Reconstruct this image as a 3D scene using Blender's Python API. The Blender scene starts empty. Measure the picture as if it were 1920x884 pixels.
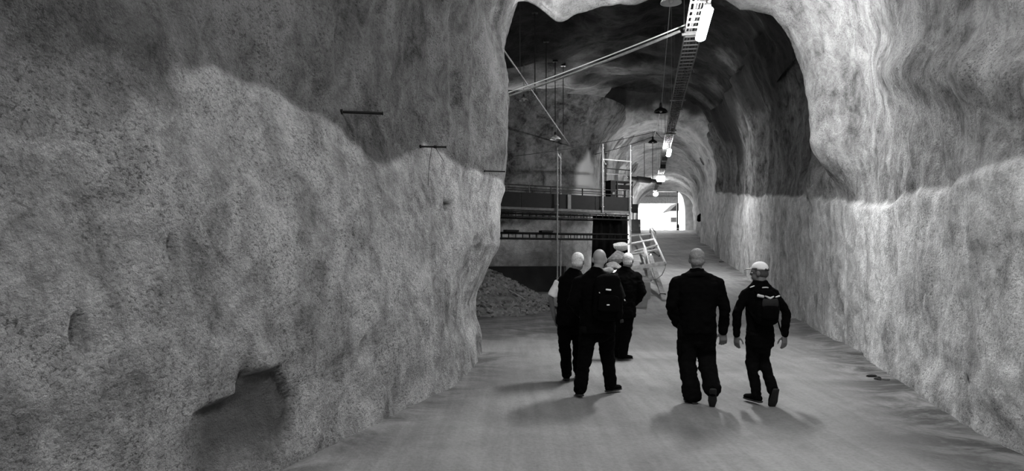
import bpy, bmesh, math, random
import numpy as np
from mathutils import Vector, Matrix
from mathutils.bvhtree import BVHTree

random.seed(7)
scene = bpy.context.scene
C = scene.collection

# ------------------------------------------------------------------ camera, world, exposure
F = 1350.0            # focal length in pixels of a 1920 wide frame
CAM_Z = 1.7
HOR = 478.0           # horizon row
cam_d = bpy.data.cameras.new('camera')
cam_d.sensor_fit = 'HORIZONTAL'
cam_d.sensor_width = 36.0
cam_d.lens = 36.0 * F / 1920.0
cam_d.shift_y = (HOR - 442.0) / 1920.0
cam_d.clip_start = 0.05
cam_d.clip_end = 600
cam = bpy.data.objects.new('camera', cam_d)
C.objects.link(cam)
cam.location = (0, 0, CAM_Z)
cam.rotation_euler = (math.pi / 2, 0, 0)
scene.camera = cam

world = bpy.data.worlds.new('overcast_sky')
scene.world = world
world.use_nodes = True
world.node_tree.nodes['Background'].inputs[0].default_value = (1, 1, 1, 1)
world.node_tree.nodes['Background'].inputs[1].default_value = 8.0

scene.view_settings.view_transform = 'Standard'
scene.view_settings.look = 'None'
scene.view_settings.gamma = 1.0
scene.view_settings.use_curve_mapping = False
scene.view_settings.exposure = 0.0
TUBE_E = 300.0         # emission of the tube lamps


def at(px, py, Y):
    """the point at depth Y that the photograph shows at pixel px, py"""
    return Vector(((px - 960.0) / F * Y, Y, CAM_Z + (HOR - py) / F * Y))


# ------------------------------------------------------------------ noise
def _hash(ix, iy, iz, seed):
    h = (ix * 374761393 + iy * 668265263 + iz * 2147483647 + seed * 974634777) & 0xffffffff
    h = ((h ^ (h >> 13)) * 1274126177) & 0xffffffff
    h = ((h ^ (h >> 16)) * 2246822519) & 0xffffffff
    h = h ^ (h >> 15)
    return (h & 0xffffff) / float(0xffffff) * 2 - 1


def vnoise(P, size, seed=0):
    P = np.asarray(P, float) / size
    i = np.floor(P).astype(np.int64)
    f = P - i
    f = f * f * f * (f * (f * 6 - 15) + 10)
    r = 0
    for dx in (0, 1):
        wx = f[..., 0] if dx else 1 - f[..., 0]
        for dy in (0, 1):
            wy = f[..., 1] if dy else 1 - f[..., 1]
            for dz in (0, 1):
                wz = f[..., 2] if dz else 1 - f[..., 2]
                r = r + wx * wy * wz * _hash(i[..., 0] + dx, i[..., 1] + dy, i[..., 2] + dz, seed)
    return r


def fbm(P, layers, seed=0):
    r = 0
    for k, (size, amp) in enumerate(layers):
        r = r + amp * vnoise(np.asarray(P) + 17.3 * k, size, seed + k)
    return r


def sstep(x, a, b):
    t = np.clip((np.asarray(x, float) - a) / (b - a), 0, 1)
    return t * t * (3 - 2 * t)


# ------------------------------------------------------------------ materials
MATS = {}


def nodes_of(name):
    m = bpy.data.materials.new(name)
    m.use_nodes = True
    nt = m.node_tree
    return m, nt, nt.nodes['Principled BSDF']


def grey(v):
    return (v, v, v, 1)


def plain(name, v, rough=0.6, metal=0.0, var=0.25, scale=8.0, spec=0.3):
    """grey material with a little procedural mottling"""
    if name in MATS:
        return MATS[name]
    m, nt, b = nodes_of(name)
    n = nt.nodes.new('ShaderNodeTexNoise'); n.inputs['Scale'].default_value = scale
    n.inputs['Detail'].default_value = 4
    tc = nt.nodes.new('ShaderNodeTexCoord')
    nt.links.new(tc.outputs['Object'], n.inputs['Vector'])
    r = nt.nodes.new('ShaderNodeValToRGB')
    r.color_ramp.elements[0].position = .3; r.color_ramp.elements[1].position = .7
    r.color_ramp.elements[0].color = grey(v * (1 - var)); r.color_ramp.elements[1].color = grey(min(1, v * (1 + var)))
    nt.links.new(n.outputs['Fac'], r.inputs['Fac'])
    nt.links.new(r.outputs['Color'], b.inputs['Base Color'])
    b.inputs['Roughness'].default_value = rough
    b.inputs['Metallic'].default_value = metal
    b.inputs['Specular IOR Level'].default_value = spec
    MATS[name] = m
    return m


def emitter(name, e):
    m, nt, b = nodes_of(name)
    b.inputs['Base Color'].default_value = grey(.9)
    b.inputs['Emission Color'].default_value = grey(1)
    b.inputs['Emission Strength'].default_value = e
    MATS[name] = m
    return m


def rock(name, low, high, up_low, up_high, pit=.5, bump=.6, patch_v=.09, streak=1.0, bare=None):
    """sprayed concrete; the vertex attribute 'layer' (1 = newer lower coat, 0 = older coat) and 'patch' choose the coat"""
    m, nt, b = nodes_of(name)
    L = nt.links.new
    N = nt.nodes.new
    tc = N('ShaderNodeTexCoord')
    lay = N('ShaderNodeAttribute'); lay.attribute_name = 'layer'
    pat = N('ShaderNodeAttribute'); pat.attribute_name = 'patch'

    def noise(scale, detail=5, rough=.6, sx=1, sy=1, sz=1, dist=0):
        mp = N('ShaderNodeMapping'); mp.inputs['Scale'].default_value = (sx, sy, sz)
        L(tc.outputs['Object'], mp.inputs['Vector'])
        n = N('ShaderNodeTexNoise'); n.inputs['Scale'].default_value = scale
        n.inputs['Detail'].default_value = detail; n.inputs['Roughness'].default_value = rough
        n.inputs['Distortion'].default_value = dist
        L(mp.outputs['Vector'], n.inputs['Vector'])
        return n.outputs['Fac']

    def ramp(fac, a, bb, va, vb):
        r = N('ShaderNodeMapRange'); r.inputs[1].default_value = a; r.inputs[2].default_value = bb
        r.inputs[3].default_value = va; r.inputs[4].default_value = vb
        L(fac, r.inputs[0])
        return r.outputs[0]

    def mth(op, x, y):
        q = N('ShaderNodeMath'); q.operation = op
        for k, v in enumerate((x, y)):
            if isinstance(v, (int, float)):
                q.inputs[k].default_value = v
            else:
                L(v, q.inputs[k])
        return q.outputs[0]

    blot = noise(1.15, 7, .68, dist=.7)          # patches
    vert = noise(1.6, 5, .6, 1, 1, .28, .4)      # vertical runs
    mix = mth('ADD', mth('MULTIPLY', blot, 1 - .4 * streak), mth('MULTIPLY', vert, .4 * streak))
    b2 = noise(3.1, 5, .65, dist=1.0)
    mix = mth('ADD', mth('MULTIPLY', mix, .68), mth('MULTIPLY', b2, .32))
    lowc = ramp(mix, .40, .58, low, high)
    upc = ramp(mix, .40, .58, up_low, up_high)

    def mixv(f, a, bb):
        q = N('ShaderNodeMix'); q.data_type = 'FLOAT'
        L(f, q.inputs[0])
        for k, v in ((2, a), (3, bb)):
            if isinstance(v, (int, float)):
                q.inputs[k].default_value = v
            else:
                L(v, q.inputs[k])
        return q.outputs[0]
    if bare:
        ba = N('ShaderNodeAttribute'); ba.attribute_name = 'bare'
        upc = mixv(ba.outputs['Fac'], upc, ramp(mix, .40, .6, bare[0], bare[1]))
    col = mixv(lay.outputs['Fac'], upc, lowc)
    spk = noise(30, 5, .72, 1, 1, 1.5, .5)
    zone = ramp(noise(1.9, 3, .6), .38, .6, .4, 1.0)
    speck = ramp(spk, .36, .5, 1 - pit, 1.06)
    speck = mixv(zone, 1.0, speck)
    fine = ramp(noise(110, 3, .6), .35, .65, .85, 1.12)
    col = mth('MULTIPLY', mth('MULTIPLY', col, speck), fine)
    col = mixv(pat.outputs['Fac'], col, patch_v)
    cc = N('ShaderNodeCombineColor')
    for k in range(3):
        L(col, cc.inputs[k])
    L(cc.outputs[0], b.inputs['Base Color'])
    b.inputs['Roughness'].default_value = .92
    b.inputs['Specular IOR Level'].default_value = .15
    hb = mth('ADD', mth('ADD', mth('MULTIPLY', spk, 1.0), mth('MULTIPLY', noise(11, 5, .65), 2.2)), mth('MULTIPLY', noise(90, 2), .3))
    hb = mth('MULTIPLY', hb, mixv(pat.outputs['Fac'], 1.0, .35))
    bp = N('ShaderNodeBump'); bp.inputs['Strength'].default_value = bump
    bp.inputs['Distance'].default_value = .035
    L(hb, bp.inputs['Height'])
    L(bp.outputs['Normal'], b.inputs['Normal'])
    MATS[name] = m
    return m


def floor_mat(name, lo, hi):
    m, nt, b = nodes_of(name)
    L = nt.links.new
    N = nt.nodes.new
    tc = N('ShaderNodeTexCoord')

    def noise(scale, detail, sx, sy, rot=0.0, dist=0.0, rough=.6):
        mp = N('ShaderNodeMapping'); mp.inputs['Scale'].default_value = (sx, sy, 1)
        mp.inputs['Rotation'].default_value = (0, 0, rot)
        L(tc.outputs['Object'], mp.inputs['Vector'])
        n = N('ShaderNodeTexNoise'); n.inputs['Scale'].default_value = scale
        n.inputs['Detail'].default_value = detail; n.inputs['Distortion'].default_value = dist
        n.inputs['Roughness'].default_value = rough
        L(mp.outputs['Vector'], n.inputs['Vector'])
        return n.outputs['Fac']

    def ramp(fac, a, bb, va, vb):
        r = N('ShaderNodeMapRange'); r.inputs[1].default_value = a; r.inputs[2].default_value = bb
        r.inputs[3].default_value = va; r.inputs[4].default_value = vb
        L(fac, r.inputs[0])
        return r.outputs[0]

    def mul(x, y):
        q = N('ShaderNodeMath'); q.operation = 'MULTIPLY'
        L(x, q.inputs[0]); L(y, q.inputs[1])
        return q.outputs[0]
    base = ramp(noise(.55, 6, 1, 1, 0, .6), .35, .65, lo, hi)
    tracks = ramp(noise(5.5, 4, 1, .06, .23, .2), .4, .6, .9, 1.07)
    grit = ramp(noise(28, 4, 1, 1), .3, .6, .86, 1.08)
    damp = N('ShaderNodeAttribute'); damp.attribute_name = 'damp'
    wet = mul(damp.outputs['Fac'], ramp(noise(1.4, 6, .8, 1.0, .25, 1.2, .7), .38, .56, 0, 1))
    q = N('ShaderNodeMath'); q.operation = 'MULTIPLY_ADD'
    L(wet, q.inputs[0]); q.inputs[1].default_value = -.74; q.inputs[2].default_value = 1
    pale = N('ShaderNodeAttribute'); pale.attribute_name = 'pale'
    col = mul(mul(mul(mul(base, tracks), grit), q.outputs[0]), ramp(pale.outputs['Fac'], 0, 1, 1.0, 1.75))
    cc = N('ShaderNodeCombineColor')
    for k in range(3):
        L(col, cc.inputs[k])
    L(cc.outputs[0], b.inputs['Base Color'])
    b.inputs['Roughness'].default_value = .75
    b.inputs['Specular IOR Level'].default_value = .25
    bp = N('ShaderNodeBump'); bp.inputs['Strength'].default_value = .45
    bp.inputs['Distance'].default_value = .02
    ad = N('ShaderNodeMath'); ad.operation = 'ADD'
    L(noise(22, 5, 1, .5, .23), ad.inputs[0]); L(noise(5.5, 4, 1, .06, .23, .2), ad.inputs[1])
    L(ad.outputs[0], bp.inputs['Height'])
    L(bp.outputs['Normal'], b.inputs['Normal'])
    MATS[name] = m
    return m


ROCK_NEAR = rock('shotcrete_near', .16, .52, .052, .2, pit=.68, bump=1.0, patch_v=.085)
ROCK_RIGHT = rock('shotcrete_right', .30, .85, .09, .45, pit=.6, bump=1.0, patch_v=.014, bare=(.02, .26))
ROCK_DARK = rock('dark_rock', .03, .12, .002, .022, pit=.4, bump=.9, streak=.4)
ROCK_FAR = rock('shotcrete_far', .3, .55, .16, .42, pit=.35, bump=.8, streak=.5)
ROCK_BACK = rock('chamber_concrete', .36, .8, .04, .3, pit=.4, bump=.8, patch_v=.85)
FLOOR = floor_mat('packed_floor', .16, .25)
STEEL = plain('galvanised_steel', .42, .4, .6)
STEEL_D = plain('dark_steel', .012, .5, .4)
BLACKC = plain('black_cloth', .0018, .95, spec=.05, scale=30)
DARKC = plain('charcoal_cloth', .0035, .95, spec=.05, scale=30)
GREYC = plain('grey_cloth', .03, .9, spec=.05, scale=30)
SKIN = plain('skin', .3, .55, var=.1, scale=14)
SKIN_D = plain('tanned_skin', .13, .55, var=.1, scale=14)
HAIR_W = plain('white_hair', .62, .7, var=.3, scale=60)
HAIR_D = plain('dark_hair', .05, .7, var=.3, scale=60)
WHITEC = plain('white_cloth', .75, .8, var=.06)
REFLECT = plain('reflective_tape', .8, .3, var=.05)
SOLE = plain('rubber_sole', .02, .8)
SOLE_W = plain('pale_sole', .5, .8)
WOODD = plain('dark_wood', .011, .8, scale=5)
WOODP = plain('pale_timber', .28, .8, scale=5)
CONC = plain('concrete', .3, .85, scale=3)
CONC_D = plain('dark_concrete', .035, .9, scale=2)
STONE = plain('stone_grey', .13, .9, var=.5, scale=5)
STONE_L = plain('stone_pale', .5, .9, var=.4, scale=4)
MATT_BLACK = plain('matt_black', .004, .8, spec=.05)
PAINTW = plain('white_enamel', .7, .4, var=.06)
TUBE = emitter('tube_glow', TUBE_E * .72)
TUBE_FRONT = emitter('front_tube_glow', TUBE_E * 1.5)
TUBE_FAR = emitter('far_tube_glow', TUBE_E * 1.1)
TUBE_END = emitter('end_tube_glow', TUBE_E * .22)


# ------------------------------------------------------------------ mesh helpers
def link(name, me, mat, parent=None, smooth=True):
    if mat is not None and len(me.materials) == 0:
        me.materials.append(mat)
    if smooth:
        me.polygons.foreach_set('use_smooth', [True] * len(me.polygons))
    o = bpy.data.objects.new(name, me)
    C.objects.link(o)
    o.parent = parent
    return o


def from_bm(name, bm, mat, parent=None, smooth=False):
    bmesh.ops.recalc_face_normals(bm, faces=bm.faces)
    me = bpy.data.meshes.new(name)
    bm.to_mesh(me); bm.free()
    return link(name, me, mat, parent, smooth)


def empty(name, loc=(0, 0, 0), rz=0.0, parent=None):
    o = bpy.data.objects.new(name, None)
    o.empty_display_size = .2
    C.objects.link(o)
    o.location = loc
    o.rotation_euler = (0, 0, rz)
    o.parent = parent
    return o


def tag(o, label, cat, group=None, kind=None):
    o['label'] = label
    o['category'] = cat
    if group: o['group'] = group
    if kind: o['kind'] = kind
    return o


def struct(o, label=None, cat=None):
    o['kind'] = 'structure'
    if label: o['label'] = label
    if cat: o['category'] = cat
    return o


def box(bm, x0, x1, y0, y1, z0, z1, M=None, bev=0.0):
    r = bmesh.ops.create_cube(bm, size=1)
    vs = r['verts']
    for v in vs:
        v.co = Vector(((x0 + x1) / 2 + v.co.x * (x1 - x0), (y0 + y1) / 2 + v.co.y * (y1 - y0), (z0 + z1) / 2 + v.co.z * (z1 - z0)))
    if bev > 0:
        es = list({e for v in vs for e in v.link_edges})
        rr = bmesh.ops.bevel(bm, geom=es, offset=bev, segments=2, affect='EDGES', profile=.5)
        vs = [v for v in rr['verts']] + [v for v in vs if v.is_valid]
        vs = list(set(vs))
    if M is not None:
        for v in vs:
            v.co = M @ v.co


def loft(bm, pts, rads, side=(1, 0, 0), seg=12, cap='dome', power=2.0):
    """closed tube through pts with round or elliptical sections"""
    pts = [Vector(p) for p in pts]
    rads = [(r, r) if isinstance(r, (int, float)) else r for r in rads]
    side = Vector(side).normalized()
    n = len(pts)
    frames = []
    for i in range(n):
        t = (pts[min(i + 1, n - 1)] - pts[max(i - 1, 0)]).normalized()
        a = side - t * side.dot(t)
        if a.length < .05:
            alt = Vector((0, 1, 0)) if abs(t.y) < .9 else Vector((0, 0, 1))
            a = alt - t * alt.dot(t)
        a.normalize()
        frames.append((t, a, t.cross(a)))
    sections = []
    if cap == 'dome':
        t, a, b = frames[0]
        m = min(rads[0])
        for k in (75, 50, 25):
            s, c = math.sin(math.radians(k)), math.cos(math.radians(k))
            sections.append((pts[0] - t * m * s, a, b, rads[0][0] * c, rads[0][1] * c))
    for i in range(n):
        sections.append((pts[i], frames[i][1], frames[i][2], rads[i][0], rads[i][1]))
    if cap == 'dome':
        t, a, b = frames[-1]
        m = min(rads[-1])
        for k in (25, 50, 75):
            s, c = math.sin(math.radians(k)), math.cos(math.radians(k))
            sections.append((pts[-1] + t * m * s, a, b, rads[-1][0] * c, rads[-1][1] * c))
    rings = []
    for (p, a, b, ra, rb) in sections:
        ring = []
        for k in range(seg):
            th = 2 * math.pi * k / seg
            cx, sx = math.cos(th), math.sin(th)
            cx = math.copysign(abs(cx) ** (2 / power), cx)
            sx = math.copysign(abs(sx) ** (2 / power), sx)
            ring.append(bm.verts.new(p + a * ra * cx + b * rb * sx))
        rings.append(ring)
    for i in range(len(rings) - 1):
        for k in range(seg):
            bm.faces.new((rings[i][k], rings[i][(k + 1) % seg], rings[i + 1][(k + 1) % seg], rings[i + 1][k]))
    bm.faces.new(rings[0][::-1])
    bm.faces.new(rings[-1])


def bar(bm, a, b, r, seg=8):
    loft(bm, [a, b], [r, r], side=(.3, .5, .8), seg=seg, cap='flat')


def grid_mesh(name, P, attrs=None):
    """P: (n, m, 3) array of points -> mesh; attrs: name -> (n, m) array"""
    n, m = P.shape[:2]
    me = bpy.data.meshes.new(name)
    idx = np.arange(n * m).reshape(n, m)
    q = np.stack([idx[:-1, :-1], idx[1:, :-1], idx[1:, 1:], idx[:-1, 1:]], -1).reshape(-1, 4)
    me.vertices.add(n * m)
    me.vertices.foreach_set('co', P.reshape(-1).astype(np.float32))
    me.loops.add(q.size)
    me.loops.foreach_set('vertex_index', q.reshape(-1).astype(np.int32))
    me.polygons.add(len(q))
    me.polygons.foreach_set('loop_start', np.arange(0, q.size, 4, dtype=np.int32))
    me.polygons.foreach_set('loop_total', np.full(len(q), 4, dtype=np.int32))
    me.update(calc_edges=True)
    for k, v in (attrs or {}).items():
        a = me.attributes.new(k, 'FLOAT', 'POINT')
        a.data.foreach_set('value', v.reshape(-1).astype(np.float32))
    me.validate()
    return me


def catmull(pts, sub=24):
    pts = np.array(pts, float)
    out = []
    n = len(pts)
    for i in range(n - 1):
        p0, p1, p2, p3 = pts[max(i - 1, 0)], pts[i], pts[i + 1], pts[min(i + 2, n - 1)]
        for k in range(sub):
            t = k / sub
            out.append(.5 * ((2 * p1) + (-p0 + p2) * t + (2 * p0 - 5 * p1 + 4 * p2 - p3) * t * t + (-p0 + 3 * p1 - 3 * p2 + p3) * t ** 3))
    out.append(pts[-1])
    return np.array(out)


def path_points(pts, spacing):
    """resample a smooth plan curve; spacing(p) gives the step; returns points and tangents"""
    c = catmull(pts)
    seg = np.linalg.norm(np.diff(c, axis=0), axis=1)
    s = np.concatenate([[0], np.cumsum(seg)])
    out, d = [], 0.0
    while d < s[-1]:
        p = np.array([np.interp(d, s, c[:, 0]), np.interp(d, s, c[:, 1])])
        out.append(p)
        d += spacing(p)
    out.append(c[-1])
    out = np.array(out)
    tan = np.gradient(out, axis=0)
    tan /= np.linalg.norm(tan, axis=1)[:, None]
    return out, tan


def poly_sd(px, pz, poly):
    """signed distance to a polygon, positive inside"""
    d = np.full(px.shape, 1e9)
    inside = np.zeros(px.shape, bool)
    n = len(poly)
    for i in range(n):
        ax, az = poly[i]; bx, bz = poly[(i + 1) % n]
        ex, ez = bx - ax, bz - az
        t = np.clip(((px - ax) * ex + (pz - az) * ez) / (ex * ex + ez * ez), 0, 1)
        d = np.minimum(d, np.hypot(px - ax - t * ex, pz - az - t * ez))
        cr = ((az > pz) != (bz > pz)) & (px < (bx - ax) * (pz - az) / (bz - az + 1e-12) + ax)
        inside ^= cr
    return np.where(inside, d, -d)


ROUGH = [(2.8, .16), (1.1, .075), (.42, .03), (.16, .012), (.07, .005)]


# ------------------------------------------------------------------ floor profile
def ramp_z(Y):
    return .084 * np.maximum(0, np.minimum(Y, 68.0) - 20.0) * sstep(Y, 19, 24) + 0.0


XR_PTS = [(-14, -.53), (-10, .45), (0, 2.9), (6.17, 4.39), (9.4, 5.15), (12.97, 6.15), (20.5, 7.9), (29.4, 9.6), (43, 12.1), (68, 17.6), (80, 20.4)]
XL_PTS = [(-14, -7.0), (-10, -5.9), (0, -3.62), (3.63, -2.58), (5.65, -2.0), (8.93, -1.06), (11, -.74), (12.6, -.55), (15, -.4)]


def xr(Y):
    return np.interp(Y, [p[0] for p in XR_PTS], [p[1] for p in XR_PTS])


def xl(Y):
    return np.interp(Y, [p[0] for p in XL_PTS], [p[1] for p in XL_PTS])


# ------------------------------------------------------------------ wall_left: the big rock pillar
def build_wall_left():
    pts = [(-7.0, -14), (-5.9, -10), (-3.62, 0), (-2.58, 3.63), (-2.0, 5.65), (-1.06, 8.93), (-.74, 11), (-.56, 12.5), (-.66, 13.4), (-1.2, 14.2),
           (-2.6, 14.8), (-5.5, 15.2), (-10, 15.6)]
    P, T = path_points(pts, lambda p: .13 if (p[1] < 3 or p[0] < -2.9) else .026)
    zs = np.arange(-.15, 6.75, .033)
    N2 = np.stack([T[:, 1], -T[:, 0]], -1)
    n, m = len(P), len(zs)
    Yg = np.repeat(P[:, 1:2], m, 1); Zg = np.repeat(zs[None], n, 0)
    Xg = np.repeat(P[:, 0:1], m, 1)
    B = np.stack([Xg, Yg, Zg], -1)
    # the lighter lower coat: top edge as photographed
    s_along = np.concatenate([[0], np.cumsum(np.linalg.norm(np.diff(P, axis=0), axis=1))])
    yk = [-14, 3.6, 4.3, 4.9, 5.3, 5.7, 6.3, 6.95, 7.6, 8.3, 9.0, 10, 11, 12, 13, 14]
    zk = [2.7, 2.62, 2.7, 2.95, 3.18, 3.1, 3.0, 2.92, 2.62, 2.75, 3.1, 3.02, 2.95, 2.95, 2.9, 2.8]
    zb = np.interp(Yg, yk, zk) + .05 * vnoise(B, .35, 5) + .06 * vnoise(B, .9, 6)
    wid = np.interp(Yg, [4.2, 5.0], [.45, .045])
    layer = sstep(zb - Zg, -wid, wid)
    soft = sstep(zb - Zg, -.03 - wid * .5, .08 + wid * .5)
    # lean of the pillar nose
    nz = [0, .33, .62, .91, 1.44, 1.87, 2.6, 2.93, 3.41, 4.52, 5.39, 6.3, 7.5]
    nx = [-.53, -.53, -.65, -.67, -.43, -.22, -.24, -.14, -.05, -.02, -.14, .05, .3]
    nose = np.interp(Zg, nz, nx) + .53
    w = sstep(Yg, 8.5, 12.4)
    lean = .10 * np.sin(Zg * 1.1 + 1.0) * (1 - w)
    arch = 3.3 * (1 - (1 - np.clip((Zg - 3) / 4.0, 0, .985) ** 4) ** .25)
    off = lean + arch * (1 - .75 * w)
    q = B.copy(); q[..., 2] *= .45
    off = off + fbm(q, [(2.6, .12), (1.0, .055)], 3) * (1 - .75 * w) + fbm(B, [(.6, .03), (.33, .026), (.16, .015), (.07, .007)], 9)
    off = off + .022 * soft - .012 * (1 - soft)
    # vertical folds in the older upper coat
    up = sstep(Zg - zb, .1, .8)
    for (yc, wd, dp) in ((4.4, .12, .07), (5.05, .10, .06), (7.15, .16, .08), (9.7, .14, .07), (10.7, .22, .1), (11.7, .2, .07)):
        off = off - dp * up * np.exp(-((Yg - yc + .25 * vnoise(B, 1.2, 31)) / wd) ** 2)
    # recesses
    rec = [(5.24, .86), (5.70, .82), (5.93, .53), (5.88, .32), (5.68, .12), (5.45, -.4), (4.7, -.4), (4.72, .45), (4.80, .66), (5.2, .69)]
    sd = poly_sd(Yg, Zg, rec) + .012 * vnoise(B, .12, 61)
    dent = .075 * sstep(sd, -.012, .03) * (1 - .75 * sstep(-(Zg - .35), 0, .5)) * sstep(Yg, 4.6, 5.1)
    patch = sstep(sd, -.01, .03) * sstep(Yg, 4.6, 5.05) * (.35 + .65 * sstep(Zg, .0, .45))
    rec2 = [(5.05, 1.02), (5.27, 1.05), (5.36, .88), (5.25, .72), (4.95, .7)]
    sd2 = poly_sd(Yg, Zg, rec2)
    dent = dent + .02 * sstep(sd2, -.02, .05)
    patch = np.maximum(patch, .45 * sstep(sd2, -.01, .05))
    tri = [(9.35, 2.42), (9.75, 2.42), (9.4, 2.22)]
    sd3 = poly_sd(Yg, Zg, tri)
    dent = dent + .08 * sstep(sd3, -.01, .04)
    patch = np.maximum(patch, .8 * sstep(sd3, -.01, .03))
    for (yc, zc, ry, rz_, dp) in ((3.95, 1.27, .06, .14, .09), (4.65, 1.72, .05, .14, .07), (7.0, .78, .10, .16, .05), (10.9, 1.75, .25, .3, .07), (6.5, .6, .16, .2, .05),
                                  (9.0, 1.3, .22, .14, .04)):
        dent = dent + dp * sstep(1 - np.hypot((Yg - yc) / ry, (Zg - zc) / rz_), -.1, .6)
    off = off - dent
    foot = np.where(Zg < .25, .03 * (1 - Zg / .25), 0)
    off = off + foot - .07 * (1 - sstep(Yg, 6, 9)) * (1 - sstep(Zg, .2, 1.2))
    D = B.copy()
    D[..., 0] += N2[:, None, 0] * off
    D[..., 1] += N2[:, None, 1] * off
    D[..., 0] += nose * w
    me = grid_mesh('wall_left', D, {'layer': layer, 'patch': patch})
    me.flip_normals()
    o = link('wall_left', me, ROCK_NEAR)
    return struct(o, 'large bulging sprayed concrete rock wall filling the picture beside the walkers', 'wall'), D


wall_left, WL = build_wall_left()


# ------------------------------------------------------------------ wall_right: continuous wall up the ramp
def build_wall_right():
    pts = [(x, y) for (y, x) in XR_PTS]
    P, T = path_points(pts, lambda p: .2 if p[1] < 4.5 else max(.03, .0048 * p[1]))
    N2 = np.stack([-T[:, 1], T[:, 0]], -1)
    n, m = len(P), 200
    Yg = np.repeat(P[:, 1:2], m, 1)
    Xg = np.repeat(P[:, 0:1], m, 1)
    zf = ramp_z(Yg) - .15
    top = np.interp(Yg, [-14, 14, 15.5, 38, 40, 80], [6.4, 6.4, 8.2, 8.6, 8.0, 7.5])
    v = np.linspace(0, 1, m)[None] + 0 * Yg
    Zg = zf + (top - zf) * v
    B = np.stack([Xg, Yg, Zg], -1)
    zb = np.interp(Yg, [-14, 6, 8, 10.5, 14, 20, 30, 43, 60], [2.5, 2.5, 2.42, 2.5, 2.78, 3.3, 4.2, 5.4, 7.0]) + .05 * vnoise(B, .4, 5) + .07 * vnoise(B, 1.3, 7)
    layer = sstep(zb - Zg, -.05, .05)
    soft = sstep(zb - Zg, -.04, .10)
    near = 1 - sstep(Yg + .35 * vnoise(B, .9, 44), 13.9, 14.5)
    arch = 3.3 * (1 - (1 - np.clip((Zg - 3) / 4.0, 0, .97) ** 3.2) ** (1 / 3.2))
    lip = np.exp(-((Yg - 13.6) / 1.0) ** 2) * sstep(Zg, 2.7, 3.9) * .58
    cav = .9 * sstep(Zg, 6.0, 9.0) - .12 * sstep(Zg, 3.3, 4.2)
    off = (arch + lip) * near + cav * (1 - near)
    q = B.copy(); q[..., 2] *= .6
    big = fbm(q, [(2.8, .15), (1.1, .06)], 23)
    off = off + big * (1 - .55 * soft) + fbm(B, [(.5, .038), (.26, .02), (.13, .012), (.07, .007)], 29)
    vert = B.copy(); vert[..., 2] *= .18
    off = off + (1 - near) * (1 - soft) * fbm(vert, [(1.6, .28), (.6, .1)], 71)
    off = off + .05 * soft - .02 * (1 - soft)
    # oblique ridge over the near upper wall
    rid = (Zg - (3.35 + (Yg - 6.5) * .26))
    off = off + .17 * np.exp(-(rid / .3) ** 2) * sstep(Yg, 5, 6.5) * (1 - sstep(Yg, 9.5, 12)) * (1 - soft)
    off = off + .10 * np.exp(-((Yg - 36.5) / 1.6) ** 2) * soft
    hole = sstep(1 - np.hypot((Yg - 7.25) / .03, (Zg - .43) / .035), -.2, .5)
    off = off - .12 * hole
    D = B.copy()
    D[..., 0] += N2[:, None, 0] * off
    D[..., 1] += N2[:, None, 1] * off
    dark_top = .93 * sstep(Zg + .9 * vnoise(B, 1.6, 48) + .4 * vnoise(B, .6, 49), 5.3, 7.4) * sstep(Yg, 14.3, 15.2) * (1 - sstep(Yg, 34, 38))  # upper wall blends to a darker tone beside the chamber
    yb_ = np.interp(Zg, [2.5, 3.4, 4.2], [18.5, 16.0, 14.3])
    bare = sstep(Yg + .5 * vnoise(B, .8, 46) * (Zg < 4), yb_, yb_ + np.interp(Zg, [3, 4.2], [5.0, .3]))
    me = grid_mesh('wall_right', D, {'layer': layer, 'patch': dark_top, 'bare': bare})
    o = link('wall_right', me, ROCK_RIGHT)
    return struct(o, 'long sprayed concrete wall with a pale lower coat running up the ramp', 'wall'), D


wall_right, WR = build_wall_right()


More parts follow.
